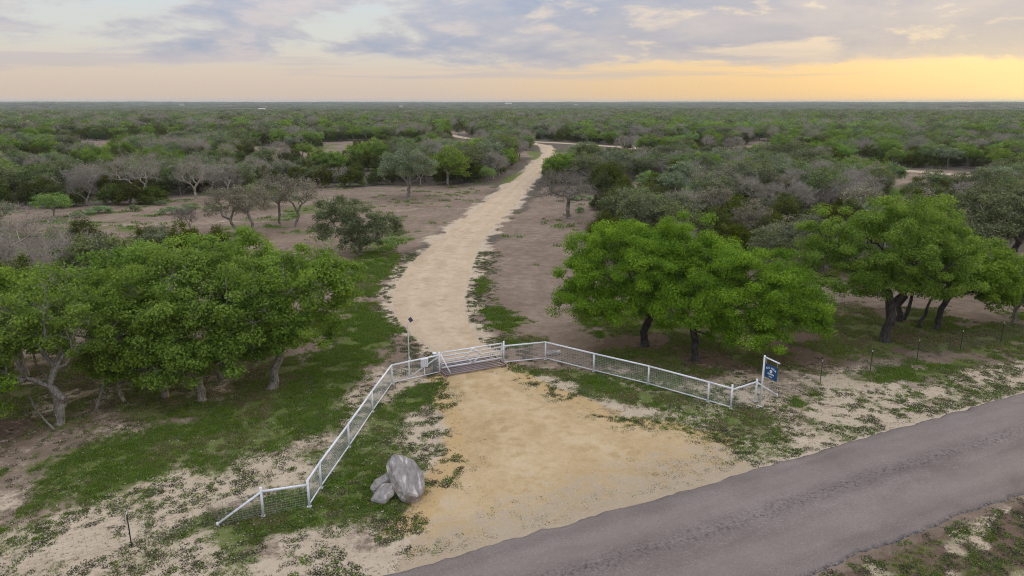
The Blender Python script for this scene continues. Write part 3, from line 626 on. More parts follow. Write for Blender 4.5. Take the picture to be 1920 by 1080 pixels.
def skeleton(rng, base, trunk, C, base_r, tip_r=.012, fork=.42, arch=.18, wig=.10):
    """trunk polyline, then every cluster is tied to the limb nearest to it; radii follow the number of tips carried"""
    nodes = [np.array(base, float)]; par = [-1]
    for p in trunk: nodes.append(np.array(p, float)); par.append(len(nodes) - 2)
    top = nodes[-1]; order = np.argsort(np.linalg.norm((C - top) * np.array([1, 1, 1.1]), axis=1)); tips = []
    first = max(1, int(len(trunk) * fork)); N = np.array(nodes); dep = [np.linalg.norm(p - top) * .0 for p in nodes]
    for ci in order:
        c = C[ci]; d = np.linalg.norm(N - c, axis=1); dt = np.linalg.norm(N - top, axis=1); ct = np.linalg.norm(c - top)
        cost = d + .35 * np.array(dep) + np.where(dt > ct * 1.02, 3.0, 0); cost[:first] += 50
        k = int(np.argmin(cost)); a = N[k]; L = np.linalg.norm(c - a); m = max(1, int(L / .55)); last = k; new = []
        for i in range(1, m + 1):
            t = i / m; p = a + (c - a) * t + np.array([0, 0, arch * L * math.sin(math.pi * t)]) + (rng.normal(size=3) * wig * min(L, 1.5) * (1 if i < m else .3))
            nodes.append(p); par.append(last); dep.append(dep[last] + np.linalg.norm(p - nodes[last])); last = len(nodes) - 1; new.append(p)
        N = np.concatenate([N, np.array(new)]); tips.append(last)
    cnt = np.zeros(len(nodes)); cnt[tips] += 1
    for i in range(len(nodes) - 1, 0, -1): cnt[par[i]] += cnt[i]
    cnt = np.maximum(cnt, 1); e = math.log(base_r / tip_r) / math.log(max(cnt[0], 2)); rad = tip_r * cnt ** e
    main = {}
    for i in range(1, len(nodes)):
        if par[i] not in main or cnt[i] > cnt[main[par[i]]]: main[par[i]] = i
    rad[0] *= 1.5; un = lambda v: v / max(np.linalg.norm(v), 1e-9); ed = [None] + [un(nodes[i] - nodes[par[i]]) for i in range(1, len(nodes))]
    tan = [ed[main[0]]] + [un(ed[i] + (ed[main[i]] if i in main else 0)) for i in range(1, len(nodes))]
    rows = []
    for i in range(1, len(nodes)):
        p = par[i]; m = main[p] == i
        rows.append((*nodes[p], *nodes[i], rad[p] if m else min(rad[p], rad[i] * 1.35), rad[i], *(tan[p] if m else ed[i]), *tan[i]))
    segs = np.array(rows)
    return segs, np.array([nodes[i] for i in tips])
def twigs(rng, tips, n, length, r, up=.25):
    T = np.repeat(tips, n, 0); d = rng.normal(size=T.shape); d[:, 2] += up; d /= np.linalg.norm(d, axis=1, keepdims=True)
    L = rng.uniform(.4, 1.0, len(T))[:, None] * length; mid = T + d * L * .5; d2 = d + rng.normal(size=d.shape) * .45; d2 /= np.linalg.norm(d2, axis=1, keepdims=True); end = mid + d2 * L * .5
    rr = np.full((len(T), 1), r)
    return np.concatenate([np.concatenate([T, mid, rr, rr * .7, d, d2], 1), np.concatenate([mid, end, rr * .7, rr * .35, d2, d2], 1)])
def leaves(rng, C, n, rad, size, flat=.62, out=.7, upb=.55, aspect=.62):
    """n leaf-shaped faces round every cluster centre"""
    m = len(C); rc = rad * rng.uniform(.65, 1.25, m); d = rng.normal(size=(m, n, 3)); d /= np.linalg.norm(d, axis=2, keepdims=True)
    r = rng.uniform(0, 1, (m, n, 1)) ** .45
    off = d * r * rc[:, None, None]; off[..., 2] *= flat
    P = (C[:, None] + off).reshape(-1, 3); D = d.reshape(-1, 3)
    nr = D * out + rng.normal(size=P.shape) * .55; nr[:, 2] += upb; nr /= np.linalg.norm(nr, axis=1, keepdims=True)
    t = rng.normal(size=P.shape); t -= nr * (t * nr).sum(1, keepdims=True); t /= np.linalg.norm(t, axis=1, keepdims=True); b = np.cross(nr, t)
    s = (size * rng.uniform(.6, 1.35, len(P)))[:, None]
    V = np.stack([P - t * s * .5, P + b * s * .5 * aspect - t * s * .05 + nr * s * .08, P + t * s * .55, P - b * s * .5 * aspect - t * s * .05 + nr * s * .08], 1).reshape(-1, 3)
    F = np.arange(len(P) * 4).reshape(-1, 4)
    tint = np.clip(np.repeat(rng.uniform(.1, .7, m), n) + rng.uniform(-.3, .4, len(P)), 0, 1)
    return V, F, np.repeat(tint, 4)
def wood_mesh(name, segs, mat):
    big = segs[segs[:, 7] > .05]; sm = segs[(segs[:, 7] <= .05) & (segs[:, 7] > .016)]; ti = segs[segs[:, 7] <= .016]
    V, F = join([tubes_np(k, n, k[:, 8:11], k[:, 11:14]) for k, n in ((big, 9), (sm, 5), (ti, 3))]); return mesh_np(name, V, F, mat)
def leaf_mesh(name, C, rng, n, rad, size, mat, **kw):
    V, F, t = leaves(rng, C, n, rad, size, **kw); return mesh_np(name, V, F, mat, False, {'tint': ('FLOAT', t)})
def bend(rng, base, top, n=5, w=.10):
    base, top = np.array(base, float), np.array(top, float); L = np.linalg.norm(top - base)
    return [base + (top - base) * (i / n) + rng.normal(size=3) * w * L * .35 * np.array([1, 1, .3]) * (i < n) for i in range(1, n + 1)]

def hero_tree(name, label, cat, base, blobs, ncl, nleaf, crad, lsize, lmat, bmat, trunk_r, fork_z, seed, dead=.06, lean=(0, 0), extra=None, group=None, ntw=3):
    """world-space blobs; parts are built relative to the trunk's foot"""
    rng = np.random.default_rng(seed); B = np.array([base[0], base[1], 0.]); bl = [(b[0] - B[0], b[1] - B[1], *b[2:]) for b in blobs]
    C = crown_points(rng, bl, ncl); C[:, 2] = np.where(C[:, 2] < .9, .9 + rng.uniform(0, .4, len(C)), C[:, 2])
    for gi in rng.choice(len(C), max(2, len(C) // (44 if lmat == 'leaf_bright' else 30)), replace=False): C = C[np.linalg.norm(C - C[min(gi, len(C) - 1)], axis=1) > .62]
    trunk = bend(rng, (0, 0, -.15), (lean[0], lean[1], fork_z))
    segs, tips = skeleton(rng, (0, 0, -.15), trunk, C, trunk_r)
    isd = rng.uniform(size=len(tips)) < dead; live = tips[~isd]
    tw = [segs, twigs(rng, live, ntw, crad * 1.25, .009)]
    if isd.any(): tw.append(twigs(rng, tips[isd], 9, 1.0, .009))
    t = thing(name, label, cat, (base[0], base[1], 0), 0, group)
    link('trunk', wood_mesh('trunk', np.concatenate(tw), M[bmat]), t)
    link('crown', leaf_mesh('crown', live, rng, nleaf, crad, lsize, M[lmat]), t)
    for (bx, by), (tx, ty, tz), r in (extra or []):
        p = [(bx - B[0], by - B[1], -.1)] + [tuple(k) for k in bend(rng, (bx - B[0], by - B[1], -.1), (tx - B[0], ty - B[1], tz), 5)]
        p = [np.array(k) for k in p]; tg = [(p[min(i + 1, len(p) - 1)] - p[max(i - 1, 0)]) for i in range(len(p))]; tg = [k / np.linalg.norm(k) for k in tg]
        link('trunk', wood_mesh('trunk', np.array([(*p[i], *p[i + 1], r * (1 - .12 * i), r * (1 - .12 * (i + 1)), *tg[i], *tg[i + 1]) for i in range(len(p) - 1)]), M[bmat]), t)
    return t
# the two broad bright oaks behind the fence
hero_tree('oak_tree', 'broad bright green oak, dark straight trunk, next to driveway dirt behind white fence', 'oak tree', (8.48, 42.76),
  [(8.2, 43.4, 5.2, 4.6, 4.3, 2.7), (4.9, 42.2, 3.6, 2.4, 2.3, 1.8), (10.2, 44.6, 5.2, 3.4, 3.0, 2.2), (6.8, 44.6, 5.4, 3.0, 2.8, 1.9), (6.6, 41.0, 3.0, 2.4, 1.8, 1.5), (9.4, 41.6, 3.3, 2.4, 1.6, 1.3), (4.6, 43.4, 2.9, 2.0, 2.0, 1.4)], 600, 330, .60, .104, 'leaf_bright', 'bark_dark', .24, 2.5, 11, .02)
hero_tree('oak_tree', 'broad bright green oak with short leaning trunk, low crown reaching towards blue sign', 'oak tree', (11.02, 40.15),
  [(13.0, 40.9, 4.3, 4.5, 4.0, 2.5), (16.6, 41.6, 3.2, 2.7, 2.5, 1.9), (10.3, 39.9, 3.5, 2.6, 2.2, 1.5), (13.9, 38.0, 2.6, 2.6, 1.7, 1.5), (10.6, 38.8, 2.9, 2.0, 1.3, 1.2), (16.4, 39.8, 2.6, 2.2, 1.8, 1.5), (12.2, 42.6, 4.8, 3.2, 2.8, 2.0)], 600, 330, .60, .104, 'leaf_bright', 'bark_dark', .21, 1.9, 12, .03, (-.25, .1))
hero_tree('oak_tree', 'tall full green oak with thick dark trunk above wire fence', 'oak tree', (24.18, 43.6),
  [(24.6, 45.2, 6.0, 5.2, 4.4, 2.8), (21.2, 44.3, 4.4, 3.0, 2.8, 2.0), (26.8, 44.6, 4.4, 3.2, 2.8, 2.0), (24.2, 43.0, 4.0, 2.6, 2.0, 1.5)], 420, 300, .60, .115, 'leaf_green', 'bark_dark', .29, 2.4, 13, .03)
hero_tree('oak_tree', 'green oak with two slim dark trunks behind thick trunked oak', 'oak tree', (27.4, 48.2),
  [(27.6, 48.6, 6.0, 3.8, 3.4, 2.5), (31.2, 48.0, 4.2, 2.6, 2.6, 1.9)], 170, 220, .75, .17, 'leaf_green', 'bark_dark', .20, 2.9, 14, .05, (.2, .2), [((27.9, 48.4), (28.9, 48.9, 3.4), .15)])
hero_tree('oak_tree', 'spreading green oak on two leaning trunks at end of oak row by road', 'oak tree', (28.9, 46.2),
  [(29.9, 45.8, 3.8, 3.2, 2.8, 1.9), (32.0, 46.0, 2.7, 1.9, 1.8, 1.4)], 150, 230, .70, .16, 'leaf_green', 'bark_dark', .19, 1.8, 15, .06, (.4, 0), [((28.0, 46.6), (28.6, 46.4, 2.4), .14)])
hero_tree('oak_tree', 'dull green oak with long dark horizontal limbs beyond the oak row', 'oak tree', (41.0, 57.0),
  [(39.0, 57.5, 5.6, 3.6, 3.2, 2.2), (42.5, 58.0, 6.2, 4.2, 3.4, 2.2), (36.2, 55.5, 4.2, 2.4, 2.2, 1.9)], 180, 190, .85, .19, 'leaf_grey', 'bark_dark', .30, 2.0, 16, .10)
hero_tree('oak_tree', 'small dusty green oak at edge of roadside grass beyond wire fence', 'oak tree', (35.2, 47.6),
  [(34.8, 47.6, 2.6, 2.2, 1.9, 1.7)], 80, 190, .62, .15, 'leaf_grey', 'bark_grey', .13, 1.0, 17, .12)
# the oak thicket on the other side
hero_tree('oak_tree', 'green oak on stout leaning trunk at open end of thicket near lawn', 'oak tree', (-13.05, 35.8),
  [(-11.6, 37.5, 4.9, 2.9, 2.8, 2.3), (-10.2, 37.8, 5.2, 1.9, 1.9, 1.5), (-13.4, 36.4, 3.4, 2.2, 2.2, 1.8), (-10.9, 36.2, 3.2, 1.8, 1.5, 1.4), (-13.9, 35.2, 2.5, 1.6, 1.0, 1.2)], 330, 225, .62, .14, 'leaf_green', 'bark_grey', .22, 2.2, 21, .14, (.5, .5), ntw=4)
hero_tree('oak_tree', 'green oak on short thick grey trunk with low hanging foliage in thicket', 'oak tree', (-16.1, 34.2),
  [(-15.9, 35.6, 4.3, 3.3, 2.8, 2.3), (-14.6, 34.7, 2.9, 2.2, 1.7, 1.3), (-17.0, 37.6, 5.6, 2.6, 2.4, 1.7), (-16.8, 33.2, 2.2, 2.0, 1.1, 1.3), (-14.9, 33.8, 2.1, 1.5, 1.0, 1.1)], 370, 225, .62, .14, 'leaf_green', 'bark_grey', .20, 1.5, 22, .14, (-.2, .3), ntw=4)
hero_tree('oak_tree', 'green oak on straight slim grey trunk inside thicket', 'oak tree', (-18.2, 34.6),
  [(-19.0, 35.6, 3.9, 2.9, 2.5, 2.1), (-18.2, 34.0, 2.8, 1.8, 1.4, 1.2), (-20.2, 37.3, 4.8, 2.6, 2.4, 1.7), (-19.0, 33.4, 2.1, 1.8, 1.0, 1.2), (-20.6, 34.6, 2.4, 1.6, 1.3, 1.4)], 330, 215, .62, .14, 'leaf_green', 'bark_grey', .16, 2.2, 23, .15, ntw=4)
hero_tree('oak_tree', 'ragged oak with forked bare grey trunks and dead twigs at thicket edge', 'oak tree', (-21.8, 31.4),
  [(-22.2, 32.6, 4.9, 2.8, 2.2, 1.7), (-24.3, 32.0, 3.9, 2.0, 1.8, 1.7), (-20.6, 32.8, 3.9, 1.7, 1.5, 1.2), (-24.6, 31.0, 2.4, 1.4, 1.2, 1.1)], 200, 190, .55, .135, 'leaf_green', 'bark_grey', .19, 1.3, 24, .30, (.3, .1), [((-22.6, 32.4), (-23.6, 33.0, 3.2), .10), ((-21.0, 33.0), (-20.1, 33.6, 2.8), .09), ((-20.0, 34.0), (-20.2, 34.2, 2.9), .10)], ntw=6)
hero_tree('oak_tree', 'low leafy oak bush at the road end of thicket', 'oak tree', (-24.4, 29.6),
  [(-24.6, 29.4, 1.7, 1.7, 1.3, 1.3), (-25.2, 30.6, 2.6, 1.6, 1.4, 1.3)], 80, 190, .52, .13, 'leaf_green', 'bark_grey', .10, .6, 25, .12)
for sd, b, bl, lb in [(26, (-18.6, 43.2), [(-17.6, 43.6, 5.0, 3.3, 2.8, 2.2), (-14.8, 42.4, 4.4, 2.2, 2.0, 1.7)], 'upright green oak at back of thicket facing reddish clearing'),
                      (27, (-23.8, 42.0), [(-23.4, 42.2, 4.6, 3.4, 3.0, 2.0), (-21.0, 41.4, 5.0, 2.4, 2.2, 1.7)], 'dense green oak at back of thicket between upright oak and grey dead wood'),
                      (28, (-27.6, 37.6), [(-27.0, 37.6, 4.2, 3.2, 2.8, 2.0), (-25.0, 35.6, 4.6, 2.4, 2.2, 1.6)], 'dense green oak deep in thicket behind ragged forked oak'),
                      (29, (-31.0, 36.2), [(-30.6, 36.0, 3.8, 2.8, 2.6, 2.2)], 'dark green oak deep in thicket farthest from lawn')]:
    hero_tree('oak_tree', lb, 'oak tree', b, bl, 200, 140, .66, .16, 'leaf_green', 'bark_grey', .20, 2.0, sd, .10, ntw=4)

# small trees standing alone round the clearing
for i, (b, bl, mat, lb, dd, nl) in enumerate([
  ((-31.8, 81.8), [(-33.0, 82, 3.5, 2.7, 2.2, 1.9)], 'leaf_brown', 'brownish small oak with leaning trunk, outermost of four at clearing edge', .45, 42),
  ((-30.0, 81.8), [(-30.4, 82, 3.8, 2.3, 2.0, 1.7)], 'leaf_brown', 'brownish small oak with straight pale trunk, second of four at clearing edge', .45, 42),
  ((-29.2, 88.0), [(-29.6, 88, 4.2, 2.9, 2.4, 2.0)], 'leaf_brown', 'brownish small oak with forked trunk, third of four at clearing edge', .45, 42),
  ((-26.8, 87.3), [(-26.4, 87.5, 4.2, 2.6, 2.3, 2.1)], 'leaf_brown', 'brownish small oak with many open limbs, last of four at clearing edge', .55, 36),
  ((-15.6, 70.6), [(-17.2, 71.4, 3.1, 3.1, 2.6, 2.5), (-15.2, 70.6, 1.9, 2.4, 1.9, 1.7), (-12.9, 71.5, 2.5, 1.7, 1.5, 1.3)], 'leaf_grey', 'grey green many stemmed oak leaning beside driveway grass', .15, 130),
  ((-16.7, 114.0), [(-16.4, 114.5, 5.1, 4.4, 3.6, 2.6)], 'leaf_grey', 'rounded grey green oak standing alone on bare dirt beside driveway', .12, 110)]):
    hero_tree('oak_tree', lb, 'oak tree', b, bl, 140 if i != 4 else 200, int(nl * 1.1), .72 if i < 5 else .95, .17 if i < 5 else .22, mat, 'bark_grey', .17 if i < 5 else .28, 1.8 if i != 4 else .7, 41 + i, dd, ((-.9, -.4, .2, .3, .3, .3)[i], 0), ntw=8)

def bare_tree(label, base, blobs, n, r, fz, seed, bmat='bark_grey', lf=0, lean=(0, 0)):
    rng = np.random.default_rng(seed); bl = [(b[0] - base[0], b[1] - base[1], *b[2:]) for b in blobs]; C = crown_points(rng, bl, n); C[:, 2] = np.maximum(C[:, 2], 1.0)
    segs, tips = skeleton(rng, (0, 0, -.15), bend(rng, (0, 0, -.15), (lean[0], lean[1], fz)), C, r, .014)
    t = thing('bare_tree', label, 'bare tree', (base[0], base[1], 0))
    link('trunk', wood_mesh('trunk', segs, M[bmat]), t); V, F = tubes_np(twigs(rng, tips, 13, 1.1, .012)[:, :8], 3); link('twigs', mesh_np('twigs', V, F, M[bmat]), t)
    if lf: link('crown', leaf_mesh('crown', tips[:len(tips) // 3], rng, lf, .6, .17, M['leaf_brown']), t)
bare_tree('leafless grey tree with rounded open crown beside driveway', (7.43, 93.5), [(7.0, 93.5, 4.1, 4.0, 3.4, 2.3)], 210, .26, 2.0, 61, 'bark_grey', 10)
bare_tree('pale leafless tree with upright tangled limbs behind thicket', (-39.4, 56.3), [(-39.0, 56.3, 3.8, 3.6, 3.0, 2.8)], 190, .2, 1.0, 62, 'bark_pale')
bare_tree('pale leafless tree leaning over cedars behind thicket', (-33.4, 52.6), [(-32.6, 52.8, 3.0, 2.9, 2.4, 2.2)], 150, .16, .8, 63, 'bark_pale')
bare_tree('large pale leafless tree rising above long low cedar at clearing', (-57.6, 111.0), [(-59.0, 111, 4.6, 4.8, 3.4, 2.8)], 190, .2, 1.4, 64, 'bark_pale')
bare_tree('pale leafless tree with narrow crown at end of long low cedar', (-50.2, 112.5), [(-50.4, 112.5, 4.2, 2.6, 2.3, 2.4)], 130, .17, 1.2, 65, 'bark_pale')
bare_tree('small bare tree leaning away from long low cedar', (-62.6, 105.0), [(-63.8, 105, 2.8, 2.3, 1.8, 1.5)], 90, .12, .9, 66, 'bark_grey', 0, (-.4, 0))
bare_tree('thin bare sapling on reddish clearing', (-38.4, 83.6), [(-38.6, 83.6, 2.0, 1.3, 1.1, 1.1)], 45, .06, .8, 67, 'bark_grey')

# ---- prototypes for the many trees of the scrub
def proto_oak(seed, mat, nl, dead=.12, low=False):
    rng = np.random.default_rng(seed)
    bl = [(rng.uniform(-.5, .5), rng.uniform(-.5, .5), 3.3, 2.5, 2.3, 1.6)] + [(math.cos(a) * 1.6, math.sin(a) * 1.6, rng.uniform(2.3, 3.4), 1.5, 1.5, 1.2) for a in rng.uniform(0, 6.28, 3)]
    C = crown_points(rng, bl, 26 if low else 120); C[:, 2] = np.maximum(C[:, 2], .9)
    segs, tips = skeleton(rng, (0, 0, -.3), bend(rng, (0, 0, -.3), (rng.uniform(-.3, .3), rng.uniform(-.3, .3), 1.5)), C, .16, .014)
    isd = rng.uniform(size=len(tips)) < dead; live = tips[~isd]
    wood = segs if low else np.concatenate([segs, twigs(rng, live, 3, .7, .010), twigs(rng, tips[isd], 10, 1.0, .012)] if isd.any() else [segs, twigs(rng, live, 3, .7, .010)])
    if low: wood = wood[wood[:, 7] > .03]
    return [('trunk', wood_mesh('oak_trunk', wood, M['bark_grey'])), ('crown', leaf_mesh('oak_crown', live, rng, nl, 1.15 if low else .66, .52 if low else .20, M[mat]))]
def proto_cedar(seed, low=False):
    rng = np.random.default_rng(seed); bl = [(0, 0, 1.2, 1.55, 1.5, 1.15), (rng.uniform(-.4, .4), rng.uniform(-.4, .4), 2.3, 1.15, 1.1, 1.1), (rng.uniform(-1, 1), rng.uniform(-1, 1), 1.5, 1.1, 1.1, 1.0)]
    C = crown_points(rng, bl, 24 if low else 105); C[:, 2] = np.maximum(C[:, 2], .30)
    segs, tips = skeleton(rng, (0, 0, -.2), bend(rng, (0, 0, -.2), (0, 0, 1.4)), C, .12, .012)
    if low: segs = segs[segs[:, 7] > .03]
    return [('trunk', wood_mesh('cedar_trunk', segs, M['bark_grey'])), ('crown', leaf_mesh('cedar_crown', tips, rng, 16 if low else 95, .85 if low else .46, .42 if low else .15, M['leaf_cedar'], flat=.95, upb=.7, aspect=.45))]
def proto_bare(seed, low=False):
    rng = np.random.default_rng(seed); C = crown_points(rng, [(0, 0, 3.0, 2.4, 2.2, 1.7)], 40 if low else 120); C[:, 2] = np.maximum(C[:, 2], .8)
    segs, tips = skeleton(rng, (0, 0, -.3), bend(rng, (0, 0, -.3), (rng.uniform(-.3, .3), .1, 1.1)), C, .15, .016)
    V, F = tubes_np(twigs(rng, tips, 12, 1.3 if low else 1.0, .026 if low else .015)[:, :8], 3)
    return [('trunk', wood_mesh('bare_trunk', segs, M['bark_pale'])), ('twigs', mesh_np('twigs', V, F, M['bark_pale']))]
def proto_lime(seed, low=False):
    rng = np.random.default_rng(seed); C = crown_points(rng, [(0, 0, 2.5, 1.9, 1.8, 1.3), (.8, .3, 2.0, 1.3, 1.2, 1.0)], 18 if low else 80); C[:, 2] = np.maximum(C[:, 2], .8)
    segs, tips = skeleton(rng, (0, 0, -.2), bend(rng, (0, 0, -.2), (.2, .1, 1.1)), C, .10, .012)
    if low: segs = segs[segs[:, 7] > .03]
    return [('trunk', wood_mesh('mesquite_trunk', segs, M['bark_grey'])), ('crown', leaf_mesh('mesquite_crown', tips, rng, 18 if low else 75, 1.0 if low else .55, .45 if low else .16, M['leaf_lime'], aspect=.4))]
KINDS = ['oak', 'cedar', 'bare', 'lime', 'brown', 'greenoak']
PROTO = {'oak': [proto_oak(100 + i, 'leaf_grey', 46) for i in range(4)], 'cedar': [proto_cedar(120 + i) for i in range(4)], 'bare': [proto_bare(140 + i) for i in range(3)],
         'lime': [proto_lime(150 + i) for i in range(2)], 'brown': [proto_oak(160 + i, 'leaf_brown', 30, .25) for i in range(2)], 'greenoak': [proto_oak(170 + i, 'leaf_green', 52, .06) for i in range(2)]}
LOW = {'oak': [proto_oak(200 + i, 'leaf_grey', 15, 0, True) for i in range(3)], 'cedar': [proto_cedar(220 + i, True) for i in range(2)], 'bare': [proto_bare(240, True)],
       'lime': [proto_lime(250, True)], 'brown': [proto_oak(260, 'leaf_brown', 12, .1, True)], 'greenoak': [proto_oak(270, 'leaf_green', 15, 0, True)]}

# ---- where the scrub stands
rng = np.random.default_rng(7)
def scatter(y0, y1, cell, half=44, keep=.86, x_lim=None):
    m = math.tan(R(half)) * y1 + 12; xs = np.arange(-m, m, cell); ys = np.arange(y0, y1, cell); X, Y = np.meshgrid(xs, ys)
    X = X + rng.uniform(-.46, .46, X.shape) * cell; Y = Y + rng.uniform(-.46, .46, X.shape) * cell; X, Y = X.ravel(), Y.ravel()
    k = (np.abs(X) < math.tan(R(half)) * Y + 10) & (rng.uniform(size=X.shape) < keep) & (Y > y0) & (Y < y1); return X[k], Y[k]
def allowed(X, Y):
    ok = np.ones(X.shape, bool); w = (fbm(X / 7., Y / 7., 131) - .5) * 9
    for p in CLEAR: ok &= sdf(p, X, Y) + w * .5 < -1.2
    ok &= (dline(DRIVE_C, X, Y) > 5.6) & (dline(CROSS, X, Y) > 6.0)
    st, tt = road_st(X, Y); ok &= tt < -9
    # open strip in front of and between the oaks; room round the trees placed one by one
    ok &= ~((Y < 56) & (X > -26)) & ~((Y < 60) & (X < 40) & (X > -26)) & (Y > 46)
    for bx, by, rr in [(41, 57, 5), (35, 48, 4), (-39.4, 56.3, 3.5), (-33.4, 52.6, 3), (-57.6, 111, 4), (-50.2, 112.5, 3), (-58.3, 107.2, 6), (-16.7, 114, 6), (7.4, 93.5, 6)]: ok &= np.hypot(X - bx, Y - by) > rr
    a = X / Y
    ok &= ~((Y < 80) & (X < 0) & (rng.uniform(size=X.shape) > .30))
    ok &= ~((a > .025) & (a < .145) & (Y > 176) & (Y < 300) & (dline(CROSS, X, Y) < 95) & (Y < 285 - 1.2 * np.maximum(X - 10, 0) + 8)) & ~((a > -.085) & (a < -.045) & (Y > 215) & (Y < 320))
    ok &= ~((a > .53) & (a < .66) & (Y > 112) & (Y < 166)) & ~((a < -.17) & (a > -.37) & (Y > 140) & (Y < 240) & (rng.uniform(size=X.shape) > .45))
    ok &= ~open_patch(X, Y)
    return ok
def kind_of(X, Y):
    """which tree grows where: cedar-rich scrub on one side, dry oak wood with lime mesquite on the other"""
    n = fbm(X / 16., Y / 16., 151, 3) + rng.uniform(-.16, .16, X.shape); u = rng.uniform(size=X.shape); lim = fbm(X / 30., Y / 22., 161, 2)
    left = X < -.02 * Y
    k = np.zeros(X.shape, int)                                                        # oak
    k[(n > np.where(left, .44, np.where(Y > 165, .46, .51))) | (left & (u < .25))] = 1                                               # cedar
    k[(~left) & (Y < 108) & (u < .60)] = 1
    k[(n < .42) & (u < np.where(left, .30, .26)) & (left | (Y > 92))] = 2; k[(~left) & (Y < 92) & (n < .40) & (u > .62) & (u < .72)] = 2                                 # bare
    k[(n < .50) & (u > .86)] = 4
    k[(~left) & (Y > 112) & (Y < 150) & (u < .15)] = 2
    k[(~left) & (Y > 165) & (Y < 420) & (lim > .48) & (X > 30) & (u > .45)] = 3
    k[(u > .965) & (Y < 500)] = 3; k[(Y > 120) & (Y < 700) & (u > .86) & (u < .94)] = 5
    return k
Xn, Yn = scatter(46, 165, 3.35); o = allowed(Xn, Yn); Xn, Yn = Xn[o], Yn[o]; Kn = kind_of(Xn, Yn)
infr = np.abs(Xn) < .735 * Yn + 4
order = np.argsort(np.where(infr, 0, 1e4) + np.hypot(Xn, Yn)); nind = 0; quota = {0: 210, 1: 230, 2: 90, 3: 40, 4: 60, 5: 20}; used = {k: 0 for k in range(6)}
NAMES = {0: ('oak_tree', 'oak tree'), 1: ('cedar_tree', 'cedar'), 2: ('bare_tree', 'bare tree'), 3: ('mesquite_tree', 'mesquite'), 4: ('oak_tree', 'oak tree'), 5: ('oak_tree', 'oak tree')}
WORD = {0: 'grey green scrub oak', 1: 'dark olive cedar', 2: 'pale leafless grey tree', 3: 'lime green mesquite', 4: 'brownish thin leaved scrub oak', 5: 'mid green scrub oak'}
def place(protos, name, label, cat, group, x, y, rz, sc, sz):
    t = thing(name, label, cat, (x, y, float(terrain(x, y))), rz, group); t.scale = (sc, sc, sz)
    for pn, me in protos: link(pn, me, t)
    return t
size_of = {0: (.72, 1.15), 1: (.70, 1.2), 2: (.75, 1.1), 3: (.6, .95), 4: (.7, 1.05), 5: (.75, 1.15)}
rest = []
for i in order:
    k = int(Kn[i]); x, y = float(Xn[i]), float(Yn[i]); lo, hi = size_of[k]; sc = float(rng.uniform(lo, hi)); sz = sc * float(rng.uniform(.85, 1.12))
    if used[k] < quota[k] and infr[i]:
        used[k] += 1; P_ = PROTO[KINDS[k]]
        dl = [float(dline(L_, np.array([x]), np.array([y]))[0]) for L_ in (DRIVE_C, CROSS)]; cl = max(float(sdf(p, np.array([x]), np.array([y]))[0]) for p in CLEAR[:1])
        if y < 76 and x < 0: wh = 'in dry scrub behind oak thicket'
        elif x < 0.02 * y: wh = 'beside driveway past bare dirt' if dl[0] < 14 else 'on the rim of reddish clearing' if cl > -9 else 'in scrub some way behind reddish clearing' if cl > -30 else 'deep in scrub far behind reddish clearing'
        elif y < 72: wh = 'in dark scrub right behind bright green oaks'
        elif dl[0] < 15: wh = 'in wood edge facing driveway near leafless tree'
        elif y < 95: wh = 'in second rank of scrub behind bright green oaks'
        elif dl[1] < 22: wh = 'beside pale dirt road in deeper wood'
        else: wh = 'in deeper wood between bright oaks and pale dirt road'
        m_ = (lo + hi) / 2; w = (hi - lo) / 6; adj = 'big ' if sc > m_ + w else 'small ' if sc < m_ - w else 'middling '
        if k == 3: adj = ''
        lab = adj + WORD[k] + ' ' + wh
        place(P_[int(rng.integers(len(P_)))], NAMES[k][0], lab, NAMES[k][1], adj + WORD[k] + 's ' + wh, x, y, float(rng.uniform(0, 6.28)), sc, sz)
    else: rest.append((x, y, k, sc, sz))
